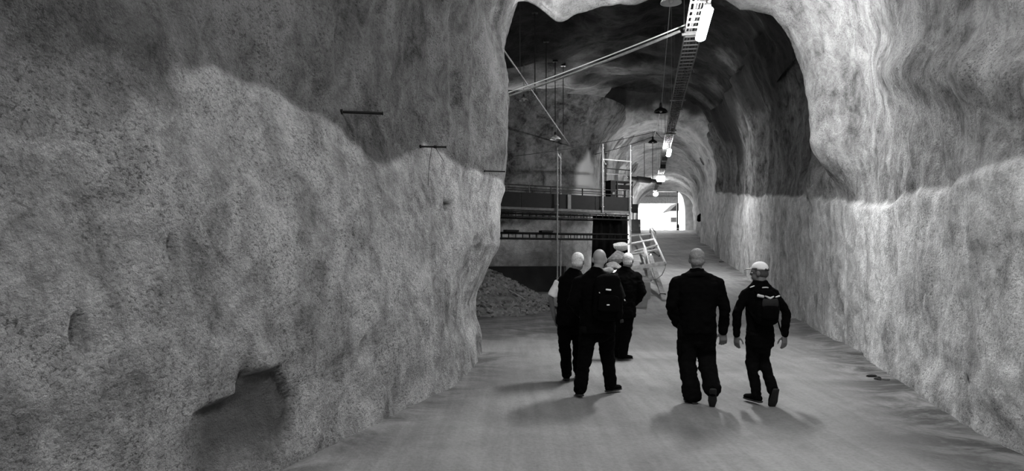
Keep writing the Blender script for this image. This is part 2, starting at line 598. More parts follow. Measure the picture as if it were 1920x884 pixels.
# ------------------------------------------------------------------ near ceiling with its ragged end edge
def build_near_ceiling():
    ys = np.concatenate([np.arange(-14, 8, .3), np.arange(8, 14.3, .06)])
    th = np.linspace(0, 1, 240)
    ys_f = np.linspace(0, 1, 26)[1:]
    rows = []
    for Y in ys:
        rows.append((Y, 0.0))
    for k in ys_f:
        rows.append((14.3 + .9 * k, k))
    n, m = len(rows), len(th)
    D = np.zeros((n, m, 3)); NRM = np.zeros((n, m, 3))
    for i, (Y, k) in enumerate(rows):
        Yc = min(Y, 14.3)
        a, b = float(xl(Yc)), float(xr(Yc))
        xc, hw = (a + b) / 2, (b - a) / 2
        ang = math.pi * (1 - (.17 + (.83 - .17) * th))      # left to right
        c, s = np.cos(ang), np.sin(ang)
        nn = np.where(c < 0, 4.0, 3.4)
        cx = np.sign(c) * np.abs(c) ** (2 / nn)
        sz = np.abs(s) ** (2 / nn)
        x = xc + (hw + .05) * cx
        z = 3 + 3.98 * sz
        D[i, :, 0], D[i, :, 1], D[i, :, 2] = x, Y, z
        NRM[i, :, 0], NRM[i, :, 2] = -cx, -sz
    NRM /= np.linalg.norm(NRM, axis=-1)[..., None] + 1e-9
    Bq = D.copy()
    off = fbm(Bq, ROUGH, 41)
    # low hanging bulge near the end on the pillar side
    endw = np.exp(-((Bq[..., 1] - 14.3) / 1.5) ** 2)
    off = off + endw * np.interp(Bq[..., 0], [-.6, 0, .5, 1.4, 2.4, 3.2, 4.2, 4.7, 5.3, 6], [.0, .05, .42, .46, .34, .08, .12, .28, .2, .1])
    # ragged end edge
    D = D + NRM * off[..., None]
    kk = np.array([r[1] for r in rows])[:, None]
    D[..., 1] += .35 * vnoise(Bq, .9, 52) * sstep(Bq[..., 1], 12.5, 14.2)
    D[..., 2] += 5.0 * kk ** 1.6
    D[..., 1] -= 1.5 * (1 - sstep(Bq[..., 0], -.1, .7)) * sstep(Bq[..., 1], 11.5, 14.3)
    me = grid_mesh('ceiling', D, {'layer': 0 * off, 'patch': 0 * off})
    o = link('ceiling', me, rock('shotcrete_vault', .4, .7, .14, .36))
    return struct(o, 'sprayed concrete vault over the near end of the tunnel with a ragged edge', 'ceiling')


ceiling_near = build_near_ceiling()


# ------------------------------------------------------------------ cavern shell
def build_cavern():
    ys = np.concatenate([np.arange(14.6, 20, .35), np.arange(20, 43, .22)])
    m = 260
    n = len(ys)
    D = np.zeros((n, m, 3)); NRM = np.zeros((n, m, 3))
    for i, Y in enumerate(ys):
        b = float(xr(Y)) + .15
        xc = b - 4.4
        crown = np.interp(Y, [14, 28, 40], [9.6, 10.0, 10.6])
        th = np.linspace(.14, 1.0, m)
        ang = math.pi * th               # right to left
        c, s = np.cos(ang), np.sin(ang)
        nn = np.where(c < 0, 1.9, 3.2)
        cx = np.sign(c) * np.abs(c) ** (2 / nn)
        sz = np.abs(s) ** (2 / nn)
        hw = np.where(c < 0, xc + 11.0, 4.4)
        D[i, :, 0] = xc + hw * cx; D[i, :, 1] = Y
        D[i, :, 2] = 2.8 + (crown - 2.8) * sz
        NRM[i, :, 0], NRM[i, :, 2] = -cx, -sz
    # let the last column drop to the floor
    NRM /= np.linalg.norm(NRM, axis=-1)[..., None] + 1e-9
    off = fbm(D, [(4.0, .35), (1.6, .22), (.7, .1), (.3, .05)], 81)
    D = D + NRM * off[..., None]
    low = D[:, -1:, :].copy(); low[..., 2] = -.2
    D = np.concatenate([D, low], 1)
    z = np.zeros(D.shape[:2])
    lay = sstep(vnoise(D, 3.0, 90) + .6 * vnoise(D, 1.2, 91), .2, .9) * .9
    me = grid_mesh('ceiling', D, {'layer': lay, 'patch': z})
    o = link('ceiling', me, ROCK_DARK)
    return struct(o, 'dark bare rock roof of the high side chamber', 'ceiling')


ceiling_cavern = build_cavern()


# ------------------------------------------------------------------ back wall of the chamber, turning into the far tunnel
def build_wall_back():
    pts = [(-11.5, 33.2), (-6, 33.6), (-1, 34.2), (2.3, 34.9), (3.6, 35.6), (4.3, 37.4), (5.0, 41), (6.6, 48), (9.0, 58), (13.0, 75), (13.3, 77.5)]
    P, T = path_points(pts, lambda p: .09 if (p[0] > -2.2 and p[1] < 42) else .3)
    N2 = np.stack([T[:, 1], -T[:, 0]], -1)
    zs = np.linspace(-.2, 9.2, 130)
    n, m = len(P), len(zs)
    Xg = np.repeat(P[:, 0:1], m, 1); Yg = np.repeat(P[:, 1:2], m, 1); Zg = np.repeat(zs[None], n, 0)
    B = np.stack([Xg, Yg, Zg], -1)
    zb = np.interp(Xg, [-11, 1, 2.6, 3.6, 4.4], [3.0, 3.1, 4.2, 6.2, 7.4]) + .25 * vnoise(B, 1.0, 15)
    layer = sstep(zb - Zg, -.2, .25)
    soft = sstep(zb - Zg, -.1, .2)
    q = B.copy(); q[..., 2] *= .5
    off = fbm(q, [(3.0, .3), (1.2, .12)], 101) * (1 - .6 * soft) + fbm(B, [(.5, .04), (.2, .015)], 103)
    off = off + .1 * soft + 1.6 * sstep(Zg, 6.5, 9.5) ** 1.5
    D = B.copy()
    D[..., 0] += N2[:, None, 0] * off
    D[..., 1] += N2[:, None, 1] * off
    sdp = poly_sd(D[..., 0] + .12 * vnoise(B, .5, 19), Zg, [(3.62, 6.9), (3.2, 5.9), (2.95, 4.6), (2.9, 3.4), (4.5, 3.4), (4.35, 4.8), (4.15, 5.8), (3.8, 6.8)])  # pale corner patch paints in the light falling on the wall
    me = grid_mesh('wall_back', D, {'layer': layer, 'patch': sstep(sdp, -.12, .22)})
    me.flip_normals()
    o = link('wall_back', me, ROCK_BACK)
    return struct(o, 'blotchy concrete back wall of the side chamber behind the scaffold', 'wall')


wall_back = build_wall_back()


# ------------------------------------------------------------------ far tunnel vault with flared mouth
def far_left(Y):
    return np.interp(Y, [37, 41, 48, 58, 75, 80], [4.3, 5.0, 6.6, 9.0, 13.0, 14.0])


def build_far_vault():
    rows = []
    for k in np.linspace(1, 0, 34)[:-1]:
        rows.append((40.4 - 2.6 * k ** 1.3, k))
    for Y in np.concatenate([np.arange(40.4, 60, .3), np.arange(60, 77.2, .45)]):
        rows.append((Y, 0.0))
    m = 220
    n = len(rows)
    D = np.zeros((n, m, 3)); NRM = np.zeros((n, m, 3))
    for i, (Y, k) in enumerate(rows):
        Yc = max(Y, 40.4)
        step = .45 * float(sstep(Yc, 46, 47.2)) + .5 * float(sstep(Yc, 56, 57.5)) - .3 * float(sstep(Yc, 49, 51))
        a = float(far_left(Yc)) + .1
        b = float(xr(Yc)) - .12 - .35 * step
        xc, hw = (a + b) / 2, (b - a) / 2
        zs = float(np.interp(Yc, [40, 60, 77], [5.6, 6.0, 6.2]))
        crown = float(np.interp(Yc, [40, 50, 60, 77], [9.2, 9.3, 9.2, 8.7])) - .5 * step
        zf = float(ramp_z(np.array(Yc))) - .3
        th = np.linspace(0, 1, m)
        lo = th < .22
        hi = th > .78
        ang = math.pi * np.clip((th - .22) / .56, 0, 1)
        c, s = np.cos(ang), np.sin(ang)
        cx = np.sign(c) * np.abs(c) ** (2 / 2.35)
        sz = np.abs(s) ** (2 / 2.35)
        x = xc + hw * cx
        z = zs + (crown - zs) * sz
        z = np.where(lo, zf + (zs - zf) * th / .22, z)
        zl = -.3 if Yc < 60 else zf
        z = np.where(hi, zs + (zl - zs) * (th - .78) / .22, z)
        ox = np.where(lo, 1, np.where(hi, -1, cx)); oz = np.where(lo | hi, 0, sz)
        fl = 2.1 * k ** 1.9 + .9 * k
        fx = ox * fl * np.where(ox > 0, sstep(z, 4.6, 5.8) * .8 + .06, .35)
        D[i, :, 0] = x + fx; D[i, :, 1] = Y; D[i, :, 2] = z + oz * fl * .85
        NRM[i, :, 0], NRM[i, :, 2] = -ox, -oz
    NRM /= np.linalg.norm(NRM, axis=-1)[..., None] + 1e-9
    off = fbm(D, [(3.0, .28), (1.3, .16), (.6, .07), (.25, .03)], 121)
    flat = sstep(D[..., 1], 70, 74)
    D = D + NRM * (off * (1 - .7 * flat))[..., None]
    dark = vnoise(D * np.array([.35, 1.0, .5]), 1.7, 130)
    lay = 1 - .85 * sstep(dark, .0, .6) * sstep(D[..., 2], 5.5, 7.5)
    lay = np.where(D[..., 1] < 39.6, .55 * lay, lay)
    me = grid_mesh('ceiling', D, {'layer': lay, 'patch': .9 * sstep(D[..., 2] + .6 * vnoise(D, 1.1, 135) + .4 * vnoise(D, .5, 136), 9.3, 10.3) * (1 - sstep(D[..., 1], 40, 41))})
    o = link('ceiling', me, rock('shotcrete_far_vault', .28, .55, .05, .2, pit=.3, bump=.8, streak=.3, patch_v=.02))
    return struct(o, 'pale arched vault of the far tunnel leading to daylight', 'ceiling')


ceiling_far = build_far_vault()


# ------------------------------------------------------------------ floors
def build_floors():
    ys = np.concatenate([np.arange(-14, 4, .5), np.arange(4, 22, .07), np.arange(22, 36.5, .25)])
    us = np.linspace(0, 1, 220)
    D = np.zeros((len(ys), len(us), 3)); damp = np.zeros((len(ys), len(us)))
    for i, Y in enumerate(ys):
        a = float(xl(Y)) - .7 if Y < 12.5 else float(np.interp(Y, [12.5, 13.5], [xl(12.5) - .7, -11.5]))
        b = float(xr(Y)) + .5
        x = a + (b - a) * us
        D[i, :, 0], D[i, :, 1] = x, Y
        r = b - .5 - x
        l = x - (a + .7)
        d = 1.0 * (1 - sstep(r, .15, 1.3)) * (1 if Y < 12.5 else .8)
        if Y < 12.5:
            d = np.maximum(d, .8 * (1 - sstep(l, .1, 1.1)))
        if Y > 13:
            d = np.maximum(d, .7 * sstep(3.0 - x, 0, 2) * sstep(Y, 13, 16))
        damp[i] = d
    D[..., 2] = .025 * vnoise(D, 1.6, 140) + .012 * vnoise(D, .5, 141) + .004 * vnoise(D, .16, 142)
    D[..., 2] -= .012 * np.exp(-((D[..., 0] - xr(D[..., 1]) + .5) / .25) ** 2)
    D[..., 2] = np.minimum(D[..., 2], .02) - .01
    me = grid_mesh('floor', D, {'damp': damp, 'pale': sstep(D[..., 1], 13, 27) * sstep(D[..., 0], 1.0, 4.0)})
    me.flip_normals()
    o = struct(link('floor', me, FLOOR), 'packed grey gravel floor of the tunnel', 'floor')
    # ramp, rising behind the walkers to a crest before the daylight
    ys = np.concatenate([np.arange(19.2, 40, .15), np.arange(40, 100, .5)])
    us = np.linspace(0, 1, 90)
    D = np.zeros((len(ys), len(us), 3)); damp = np.zeros((len(ys), len(us)))
    for i, Y in enumerate(ys):
        a = float(np.interp(Y, [19, 23.4, 40, 60, 68, 100], [3.5, 4.42, 7.75, 10.5, 12.2, 10]))
        b = float(xr(Y)) + .6 + (20 if Y > 80 else 0)
        x = a + (b - a) * us
        D[i, :, 0], D[i, :, 1] = x, Y
        damp[i] = .7 * (1 - sstep(b - .6 - x, .15, 1.2))
    D[..., 2] = ramp_z(D[..., 1]) + (.03 * vnoise(D, 1.8, 150) + .01 * vnoise(D, .5, 151)) * sstep(D[..., 1], 19.5, 22) + .012 * sstep(D[..., 1], 19.4, 21) - .03 * (1 - sstep(D[..., 1], 19.2, 20.2))
    D[..., 2] -= 2.2 * sstep(D[..., 1], 71, 84)
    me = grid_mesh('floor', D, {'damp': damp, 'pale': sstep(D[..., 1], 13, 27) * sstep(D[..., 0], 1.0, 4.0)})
    me.flip_normals()
    return o, struct(link('floor', me, FLOOR), 'grey ramp climbing away to the bright tunnel mouth', 'floor')


floor, ramp = build_floors()

# added wall far behind the camera to keep the sky out, and the end wall with the daylight opening
bm = bmesh.new(); box(bm, -9, 3, -14.3, -13.8, -.3, 9)
struct(from_bm('rear_sky_block', bm, ROCK_NEAR), 'added blocking wall keeping the sky light out behind the viewer', 'wall')


def build_end_wall():
    """wall at the mouth with an arched opening"""
    Y0 = 76.0
    zf = float(ramp_z(np.array(76.0)))
    outer, inner = [], []
    a, b = (1193 - 960) / F * Y0, (1285 - 960) / F * Y0
    ztop = CAM_Z + (HOR - 356) / F * Y0
    xc, hw = (a + b) / 2, (b - a) / 2
    m = 48
    for k in range(m + 1):
        ang = math.pi * (1 - k / m)
        c, s = math.cos(ang), math.sin(ang)
        p = 5.0
        cx = math.copysign(abs(c) ** (2 / p), c); sz = abs(s) ** (2 / p)
        inner.append((xc + hw * cx, zf - .6 + (ztop - zf + .6) * sz))
        outer.append((xc + 6 * math.copysign(abs(c) ** .4, c), zf - .6 + 7.5 * abs(s) ** .4))
    bm = bmesh.new()
    ring = []
    for (x, z), (X, Z) in zip(inner, outer):
        ring.append([bm.verts.new((x, Y0, z)), bm.verts.new((X, Y0 - .05, Z)), bm.verts.new((X, Y0 + .6, Z)), bm.verts.new((x, Y0 + .6, z))])
    for i in range(m):
        for k in range(4):
            bm.faces.new((ring[i][k], ring[i][(k + 1) % 4], ring[i + 1][(k + 1) % 4], ring[i + 1][k]))
    o = struct(from_bm('wall_end', bm, plain('portal_concrete', .6, .85, scale=2)), 'pale end wall around the bright tunnel mouth', 'wall')
    return zf


ZF = build_end_wall()

# ------------------------------------------------------------------ ray helpers on the built shell
dg = bpy.context.evaluated_depsgraph_get()
dg.update()


def bvh(o):
    return BVHTree.FromObject(o, dg)


BV = {k: bvh(o) for k, o in dict(left=wall_left, right=wall_right, near=ceiling_near, cav=ceiling_cavern, far=ceiling_far, back=wall_back, floor=floor, ramp=ramp).items()}


def hit(px, py, key):
    d = (at(px, py, 10) - Vector((0, 0, CAM_Z))).normalized()
    r = BV[key].ray_cast(Vector((0, 0, CAM_Z)), d)
    return r[0], r[1]


def roof_z(x, y, z0=4.5):
    best = None
    for k in ('near', 'cav', 'far', 'back', 'right', 'left'):
        r = BV[k].ray_cast(Vector((x, y, z0)), Vector((0, 0, 1)))
        if r[0] is not None and (best is None or r[0].z < best):
            best = r[0].z
    return best if best is not None else z0 + 2


def ground_z(x, y, z0=1.5):
    best = -9
    for k in ('floor', 'ramp'):
        r = BV[k].ray_cast(Vector((x, y, 20 if k == 'ramp' else z0)), Vector((0, 0, -1)))
        if r[0] is not None and r[0].z > best:
            best = r[0].z
    return best if best > -5 else 0


# ------------------------------------------------------------------ cable ladder with tube lamps
def lad_pt(Y):
    return Vector((.888 + .185 * Y, Y, float(np.interp(Y, [-14, 13, 26, 40, 78], [5.8, 5.8, 6.12, 6.3, 8.15]))))


LW = .15


LSTEEL = plain('ladder_steel', .12, .6, .0)


def build_ladder():
    root = empty('cable_ladder', lad_pt(13.0))
    tag(root, 'long steel cable ladder hung under the tunnel roof carrying the bright tube lamps', 'cable ladder')
    O = lad_pt(13.0)
    Ys = np.arange(-13.5, 74, .5)
    d = Vector((.185, 1, 0)).normalized()
    sd = Vector((d.y, -d.x, 0))
    for s in (-1, 1):
        bm = bmesh.new()
        for i in range(len(Ys) - 1):
            p, q = lad_pt(Ys[i]) - O + sd * s * LW, lad_pt(Ys[i + 1]) - O + sd * s * LW
            vs = []
            for c in (p, q):
                for (dx, dz) in ((-.012, -.03), (.012, -.03), (.012, .03), (-.012, .03)):
                    vs.append(bm.verts.new(c + sd * dx + Vector((0, 0, dz))))
            for k in range(4):
                bm.faces.new((vs[k], vs[(k + 1) % 4], vs[4 + (k + 1) % 4], vs[4 + k]))
        bmesh.ops.remove_doubles(bm, verts=bm.verts, dist=.001)
        from_bm('side_rail', bm, LSTEEL, root)
    bm = bmesh.new(); box(bm, -LW, LW, -.02, .02, -.012, .012)
    rot = Matrix.Rotation(math.atan2(d.y, d.x) - math.pi / 2, 4, 'Z')
    for v in bm.verts: v.co = rot @ v.co
    r0 = from_bm('rung', bm, LSTEEL, root)
    Y = 12.0
    first = True
    while Y < 40:
        o = r0 if first else r0.copy()
        if not first:
            C.objects.link(o); o.parent = root
        first = False
        o.location = lad_pt(Y) - O - Vector((0, 0, .02))
        Y += .3
    bm = bmesh.new()
    for Y in list(np.arange(-13, 12, .6)) + list(np.arange(40, 74, .6)):
        p = lad_pt(Y) - O - Vector((0, 0, .02))
        box(bm, -LW, LW, -.02, .02, -.012, .012, Matrix.Translation(p) @ rot)
    o = from_bm('rungs_beyond', bm, LSTEEL, root); o['kind'] = 'stuff'
    # cables lying on the ladder
    for k, (off, r, mt) in enumerate(((-.08, .022, LSTEEL), (-.03, .016, LSTEEL), (.03, .02, STEEL_D), (.09, .014, LSTEEL))):
        bm = bmesh.new()
        pts = [lad_pt(Y) - O + sd * (off + .015 * math.sin(Y * 1.7 + k)) + Vector((0, 0, .012)) for Y in np.arange(-13, 74, .7)]
        loft(bm, pts, [r] * len(pts), side=sd, seg=6, cap='flat')
        from_bm('cable', bm, mt, root, True)
    # hangers up to the rock
    for Y in (-6, 0, 6, 10.5, 13.2, 19.6, 26, 32, 38.2, 44, 50, 56, 62, 68):
        p = lad_pt(Y)
        zt = roof_z(p.x, p.y) + .05
        bm = bmesh.new()
        for s in (-1, 1):
            a = p + sd * s * (LW + .02) - O
            bar(bm, a - Vector((0, 0, .05)), Vector((a.x, a.y, zt - O.z)), .005, 6)
        box(bm, -LW - .06, LW + .06, -.025, .025, -.075, -.04, Matrix.Translation(p - O) @ rot)
        from_bm('hanger', bm, LSTEEL, root)
    # clumps of coiled cable on the ladder
    for Y in (16.2, 21.0, 25.2):
        bm = bmesh.new()
        p = lad_pt(Y) - O + sd * .1 + Vector((0, 0, -.02))
        pts = [p + d * .16 * math.cos(t) + sd * .1 * math.sin(t) + Vector((0, 0, -.03 + .02 * math.sin(3 * t))) for t in np.linspace(0, 6.0, 20)]
        loft(bm, pts, [.012] * 20, seg=6, cap='flat')
        from_bm('cable_loop', bm, LSTEEL, root, True)
    for k, (Y, w, h) in enumerate(((33.0, .22, .16), (36.0, .26, .2), (46.0, .34, .36))):
        p = lad_pt(Y) - O
        M = Matrix.Translation(p + Vector((0, 0, -.06 - h / 2))) @ rot
        bm = bmesh.new(); box(bm, -w / 2, w / 2, -.2, .2, -h / 2, h / 2, M, .02)
        from_bm('junction_box', bm, STEEL_D, root)
    return sd, d, rot


SD, LD, LROT = build_ladder()


def tube_lamp(Y, label, L=1.5, r=.085, mat=None, cross=False):
    p = lad_pt(Y) + SD * (.0 if cross else .075) - Vector((0, 0, .32))
    root = empty('tube_lamp', p, 0)
    tag(root, label, 'lamp', 'tube lamps under the cable ladder')
    d = SD if cross else LD
    bm = bmesh.new()
    n = 8
    pts = [d * (L * (k / n - .5)) for k in range(n + 1)]
    loft(bm, pts, [(r, r * .6)] * (n + 1), side=(0, 0, 1) if cross else SD, seg=16)
    from_bm('diffuser', bm, mat or TUBE, root, True)
    bm = bmesh.new()
    M = Matrix.Translation((0, 0, .07)) @ Matrix.Rotation(math.atan2(d.y, d.x), 4, 'Z')
    box(bm, -L / 2 - .03, L / 2 + .03, -.05, .05, -.012, .03, M, .006)
    from_bm('housing', bm, plain('lamp_housing', .12, .6), root)
    for s in (-1, 1):
        bm = bmesh.new()
        box(bm, s * L * .4 - .015, s * L * .4 + .015, -.012, .012, .02, .27, M)
        from_bm('bracket', bm, LSTEEL, root)


tube_lamp(-8.0, 'white tube lamp hanging behind the viewer')
tube_lamp(-2.0, 'white tube lamp hanging just behind the viewer')
tube_lamp(4.8, 'white tube lamp hanging overhead in front of the viewer')
tube_lamp(11.85, 'large glowing tube lamp at the top edge, nearest under the cable ladder', mat=TUBE_FRONT)
tube_lamp(29.3, 'small oval glowing tube lamp, second along the cable ladder', r=.085, L=1.5, mat=TUBE_FAR)
tube_lamp(41.0, 'small rectangular glowing lamp, third along the cable ladder', L=.3, r=.17, cross=True, mat=TUBE_END)
tube_lamp(66.0, 'smallest glowing lamp at the far end of the cable ladder', L=1.2, r=.22, mat=TUBE_END)

# ------------------------------------------------------------------ conduits and hanging rods in the chamber
def twin_conduit():
    a = at(1288, 53, 13.3); b = at(952, 171, 18.4)
    dirv = (b - a)
    e = a + dirv * 1.9
    root = empty('twin_conduit', a)
    tag(root, 'pale twin pipe slanting from the near lamp across the dark chamber roof', 'pipe')
    for k, (dz, r, mt) in enumerate(((0, .028, STEEL), (.075, .013, PAINTW))):
        bm = bmesh.new()
        pts = [dirv * (1.9 * t) + Vector((0, 0, dz - .14 * 4 * t * (1 - t) * (1 if k == 0 else .85))) for t in np.linspace(0, 1, 16)]
        loft(bm, pts, [r] * 16, side=(0, 0, 1), seg=8, cap='flat')
        from_bm('pipe', bm, mt, root, True)
    bm = bmesh.new()
    loft(bm, [Vector((-.06, .1, 0)), Vector((.12, -.05, .03))], [.045, .045], side=(0, 0, 1), seg=10)
    from_bm('end_clamp', bm, STEEL_D, root, True)


twin_conduit()


def chamber_conduit():
    a = Vector((-.62, 16.5, 7.0)); b = at(1070, 275, 35.0)
    a = at(945, 95, 18.7); dirv = b - a
    a = a - dirv * .12
    dirv = b - a
    root = empty('hung_conduit', a)
    tag(root, 'grey conduit hung on rods running back along the dark chamber roof', 'pipe')
    bm = bmesh.new()
    loft(bm, [dirv * t for t in np.linspace(0, 1, 12)], [.026] * 12, side=(0, 0, 1), seg=8, cap='flat')
    from_bm('pipe', bm, STEEL, root, True)
    for px in (975, 1003, 1024, 1041, 1056):
        k = (px - 960) / F            # X = k*Y along the conduit
        t = (k * a.y - a.x) / (dirv.x - k * dirv.y)
        p = a + dirv * t
        zt = roof_z(p.x, p.y, 7.2)
        bm = bmesh.new()
        bar(bm, p - a - Vector((0, 0, .05)), Vector((p.x, p.y, zt + .1)) - a, .016, 6)
        box(bm, p.x - a.x - .1, p.x - a.x + .1, p.y - a.y - .1, p.y - a.y + .1, zt - a.z - .06, zt - a.z + .06)
        from_bm('hanging_rod', bm, STEEL_D, root)


chamber_conduit()


# ------------------------------------------------------------------ pendant lamps
def bell(bm, r, h, t=.012, seg=28, z=0.0):
    """open bell shade, mouth down, wall thickness t"""
    prof = [(r, 0), (r * .97, h * .18), (r * .8, h * .45), (r * .5, h * .68), (r * .26, h * .8), (r * .2, h)]
    outer = prof
    inner = [(max(x - t, .01), y - (t if i > 2 else 0)) for i, (x, y) in enumerate(prof)]
    rows = outer[::-1] + inner
    rings = []
    for (x, y) in rows:
        rings.append([bm.verts.new((x * math.cos(2 * math.pi * k / seg), x * math.sin(2 * math.pi * k / seg), y + z)) for k in range(seg)])
    for i in range(len(rings) - 1):
        for k in range(seg):
            bm.faces.new((rings[i][k], rings[i][(k + 1) % seg], rings[i + 1][(k + 1) % seg], rings[i + 1][k]))
    bm.faces.new(rings[0]); bm.faces.new(rings[-1][::-1])


def pendant(p, r, label, shade_mat, hang=True, tilt=0.0, drop=None):
    root = empty('pendant_lamp', p)
    root.rotation_euler = (tilt, 0, 0)
    tag(root, label, 'lamp', 'unlit pendant lamps')
    bm = bmesh.new(); bell(bm, r, r * .85)
    from_bm('shade', bm, shade_mat, root, True)
    bm = bmesh.new(); loft(bm, [(0, 0, r * .83), (0, 0, r * 1.25)], [r * .22, r * .18], seg=14)
    from_bm('socket', bm, STEEL_D, root, True)
    bm = bmesh.new(); loft(bm, [(0, 0, r * .15), (0, 0, r * .35), (0, 0, r * .6)], [r * .2, r * .24, r * .12], seg=14)
    from_bm('bulb', bm, plain('unlit_bulb', .7, .2), root, True)
    if hang:
        zt = roof_z(p.x, p.y, p.z + r * 1.3) - p.z if drop is None else drop
        bm = bmesh.new(); bar(bm, (0, 0, r * 1.2), (0, 0, zt + .05), .008, 6)
        from_bm('suspension_wire', bm, STEEL_D, root)


pendant(at(1258, 6, 16.0), .235, 'pale bell pendant lamp cut by the top edge of the picture', PAINTW)
pendant(at(1239, 211, 23), .22, 'dark bell pendant lamp high beside the middle of the cable ladder', STEEL_D, drop=.4)
pendant(at(1224, 268, 33), .21, 'small black bell pendant lamp just above the second glowing lamp', STEEL_D, drop=.5)
pendant(at(1041, 262, 29.5), .23, 'pale bell lamp with dark socket hanging from the chamber conduit', PAINTW, drop=.62)
pendant(at(982, 189, 25), .16, 'faint pale lamp in the dark beside the rock pillar', plain('dull_enamel', .3, .5), drop=1.2)


def wire(name, label, pts, r, mat, sag=.0):
    pts = [Vector(p) for p in pts]
    o0 = pts[0]
    bm = bmesh.new()
    out = []
    for i in range(len(pts) - 1):
        for t in np.linspace(0, 1, 12)[:-1]:
            out.append(pts[i].lerp(pts[i + 1], t) - Vector((0, 0, sag * 4 * t * (1 - t))) - o0)
    out.append(pts[-1] - o0)
    loft(bm, out, [r] * len(out), side=(.2, .3, .9), seg=6, cap='flat')
    o = from_bm(name, bm, mat, None, True)
    o.location = o0
    return tag(o, label, 'wire')


wire('lamp_wire', 'thin wire running from the top pendant lamp back to the next one', [at(1257, 0, 16.0), at(1252, 60, 18), at(1240, 204, 23)], .010, STEEL, .02)
wire('lamp_wire', 'short thin wire joining the two farther pendant lamps', [at(1238, 206, 23), at(1227, 256, 33)], .012, STEEL, .05)
wire('span_wire', 'long dark wire spanning from the rock pillar to the small pendant lamp', [at(925, 297, 27), at(1080, 277, 30), at(1222, 249, 33), at(1228, 246, 33.5), at(1247, 264, 31)], .012, STEEL_D, .03)
wire('span_wire', 'dark wire from the chamber corner rising to the small pendant lamp', [at(1106, 292, 36.5), at(1223, 257, 33)], .014, STEEL_D, .06)

# ------------------------------------------------------------------ rock bolts on the left wall
for k, (px, py, ex, ey, lab) in enumerate(((640, 210, 719, 213, 'thickest steel rock bolt sticking out of the pillar wall, highest of three'),
                                          (788, 275, 837, 276, 'steel rock bolt with two hanging wires on the pillar wall, middle of three'),
                                          (908, 321, 947, 322, 'thin steel rock bolt near the pillar edge, lowest of three'))):
    p, nrm = hit(px, py, 'left')
    root = empty('rock_bolt', p)
    tag(root, lab, 'bolt', 'rock bolts in the pillar wall')
    q = at(ex, ey, p.y + .03) - p
    r = (.014, .012, .010)[k]
    bm = bmesh.new(); bar(bm, -q * .15, q, r, 8)
    bar(bm, q * .97, q * 1.0, r * 1.35, 8)
    from_bm('rod', bm, STEEL_D, root)
    bm = bmesh.new()
    bar(bm, q * 0 + Vector((-.012, 0, 0)), q * .04, r * 2.0, 6)
    from_bm('collar', bm, STEEL_D, root)
    if k == 1:
        bm = bmesh.new()
        pts = [q * .43 + Vector((-.02 * math.sin(t * 3) - .04 * t * t, .03, -.42 * t)) for t in np.linspace(0, 1.2, 10)]
        loft(bm, pts, [.003] * 10, seg=5, cap='flat'); from_bm('hanging_wire', bm, STEEL_D, root)
        bm = bmesh.new()
        pts = [q * .56 + Vector((.11 * t, .02, -.18 * t)) for t in np.linspace(0, 1, 6)]
        loft(bm, pts, [.003] * 6, seg=5, cap='flat'); from_bm('hanging_wire', bm, STEEL_D, root)
        bm = bmesh.new(); loft(bm, [q * .55, q * .6], [.02, .02], seg=8); from_bm('wire_knot', bm, STEEL_D, root)

# ------------------------------------------------------------------ scaffold bridge
A = Vector(((935 - 960) / F * 28.3, 28.3, 0)); Bp = Vector(((1180 - 960) / F * 31.5, 31.5, 0))
U = (Bp - A).normalized(); SCL = (Bp - A).length
SANG = math.atan2(U.y, U.x)
Vv = Vector((-U.y, U.x, 0))


def sc_u(px, v=0.0):
    """position along the scaffold front line seen at column px, v metres behind the front"""
    k = (px - 960) / F
    o = A + Vv * v
    return (k * o.y - o.x) / (U.x - k * U.y)


def sc_z(u, py, v=0.0):
    Y = (A + U * u + Vv * v).y
    return CAM_Z + (HOR - py) / F * Y


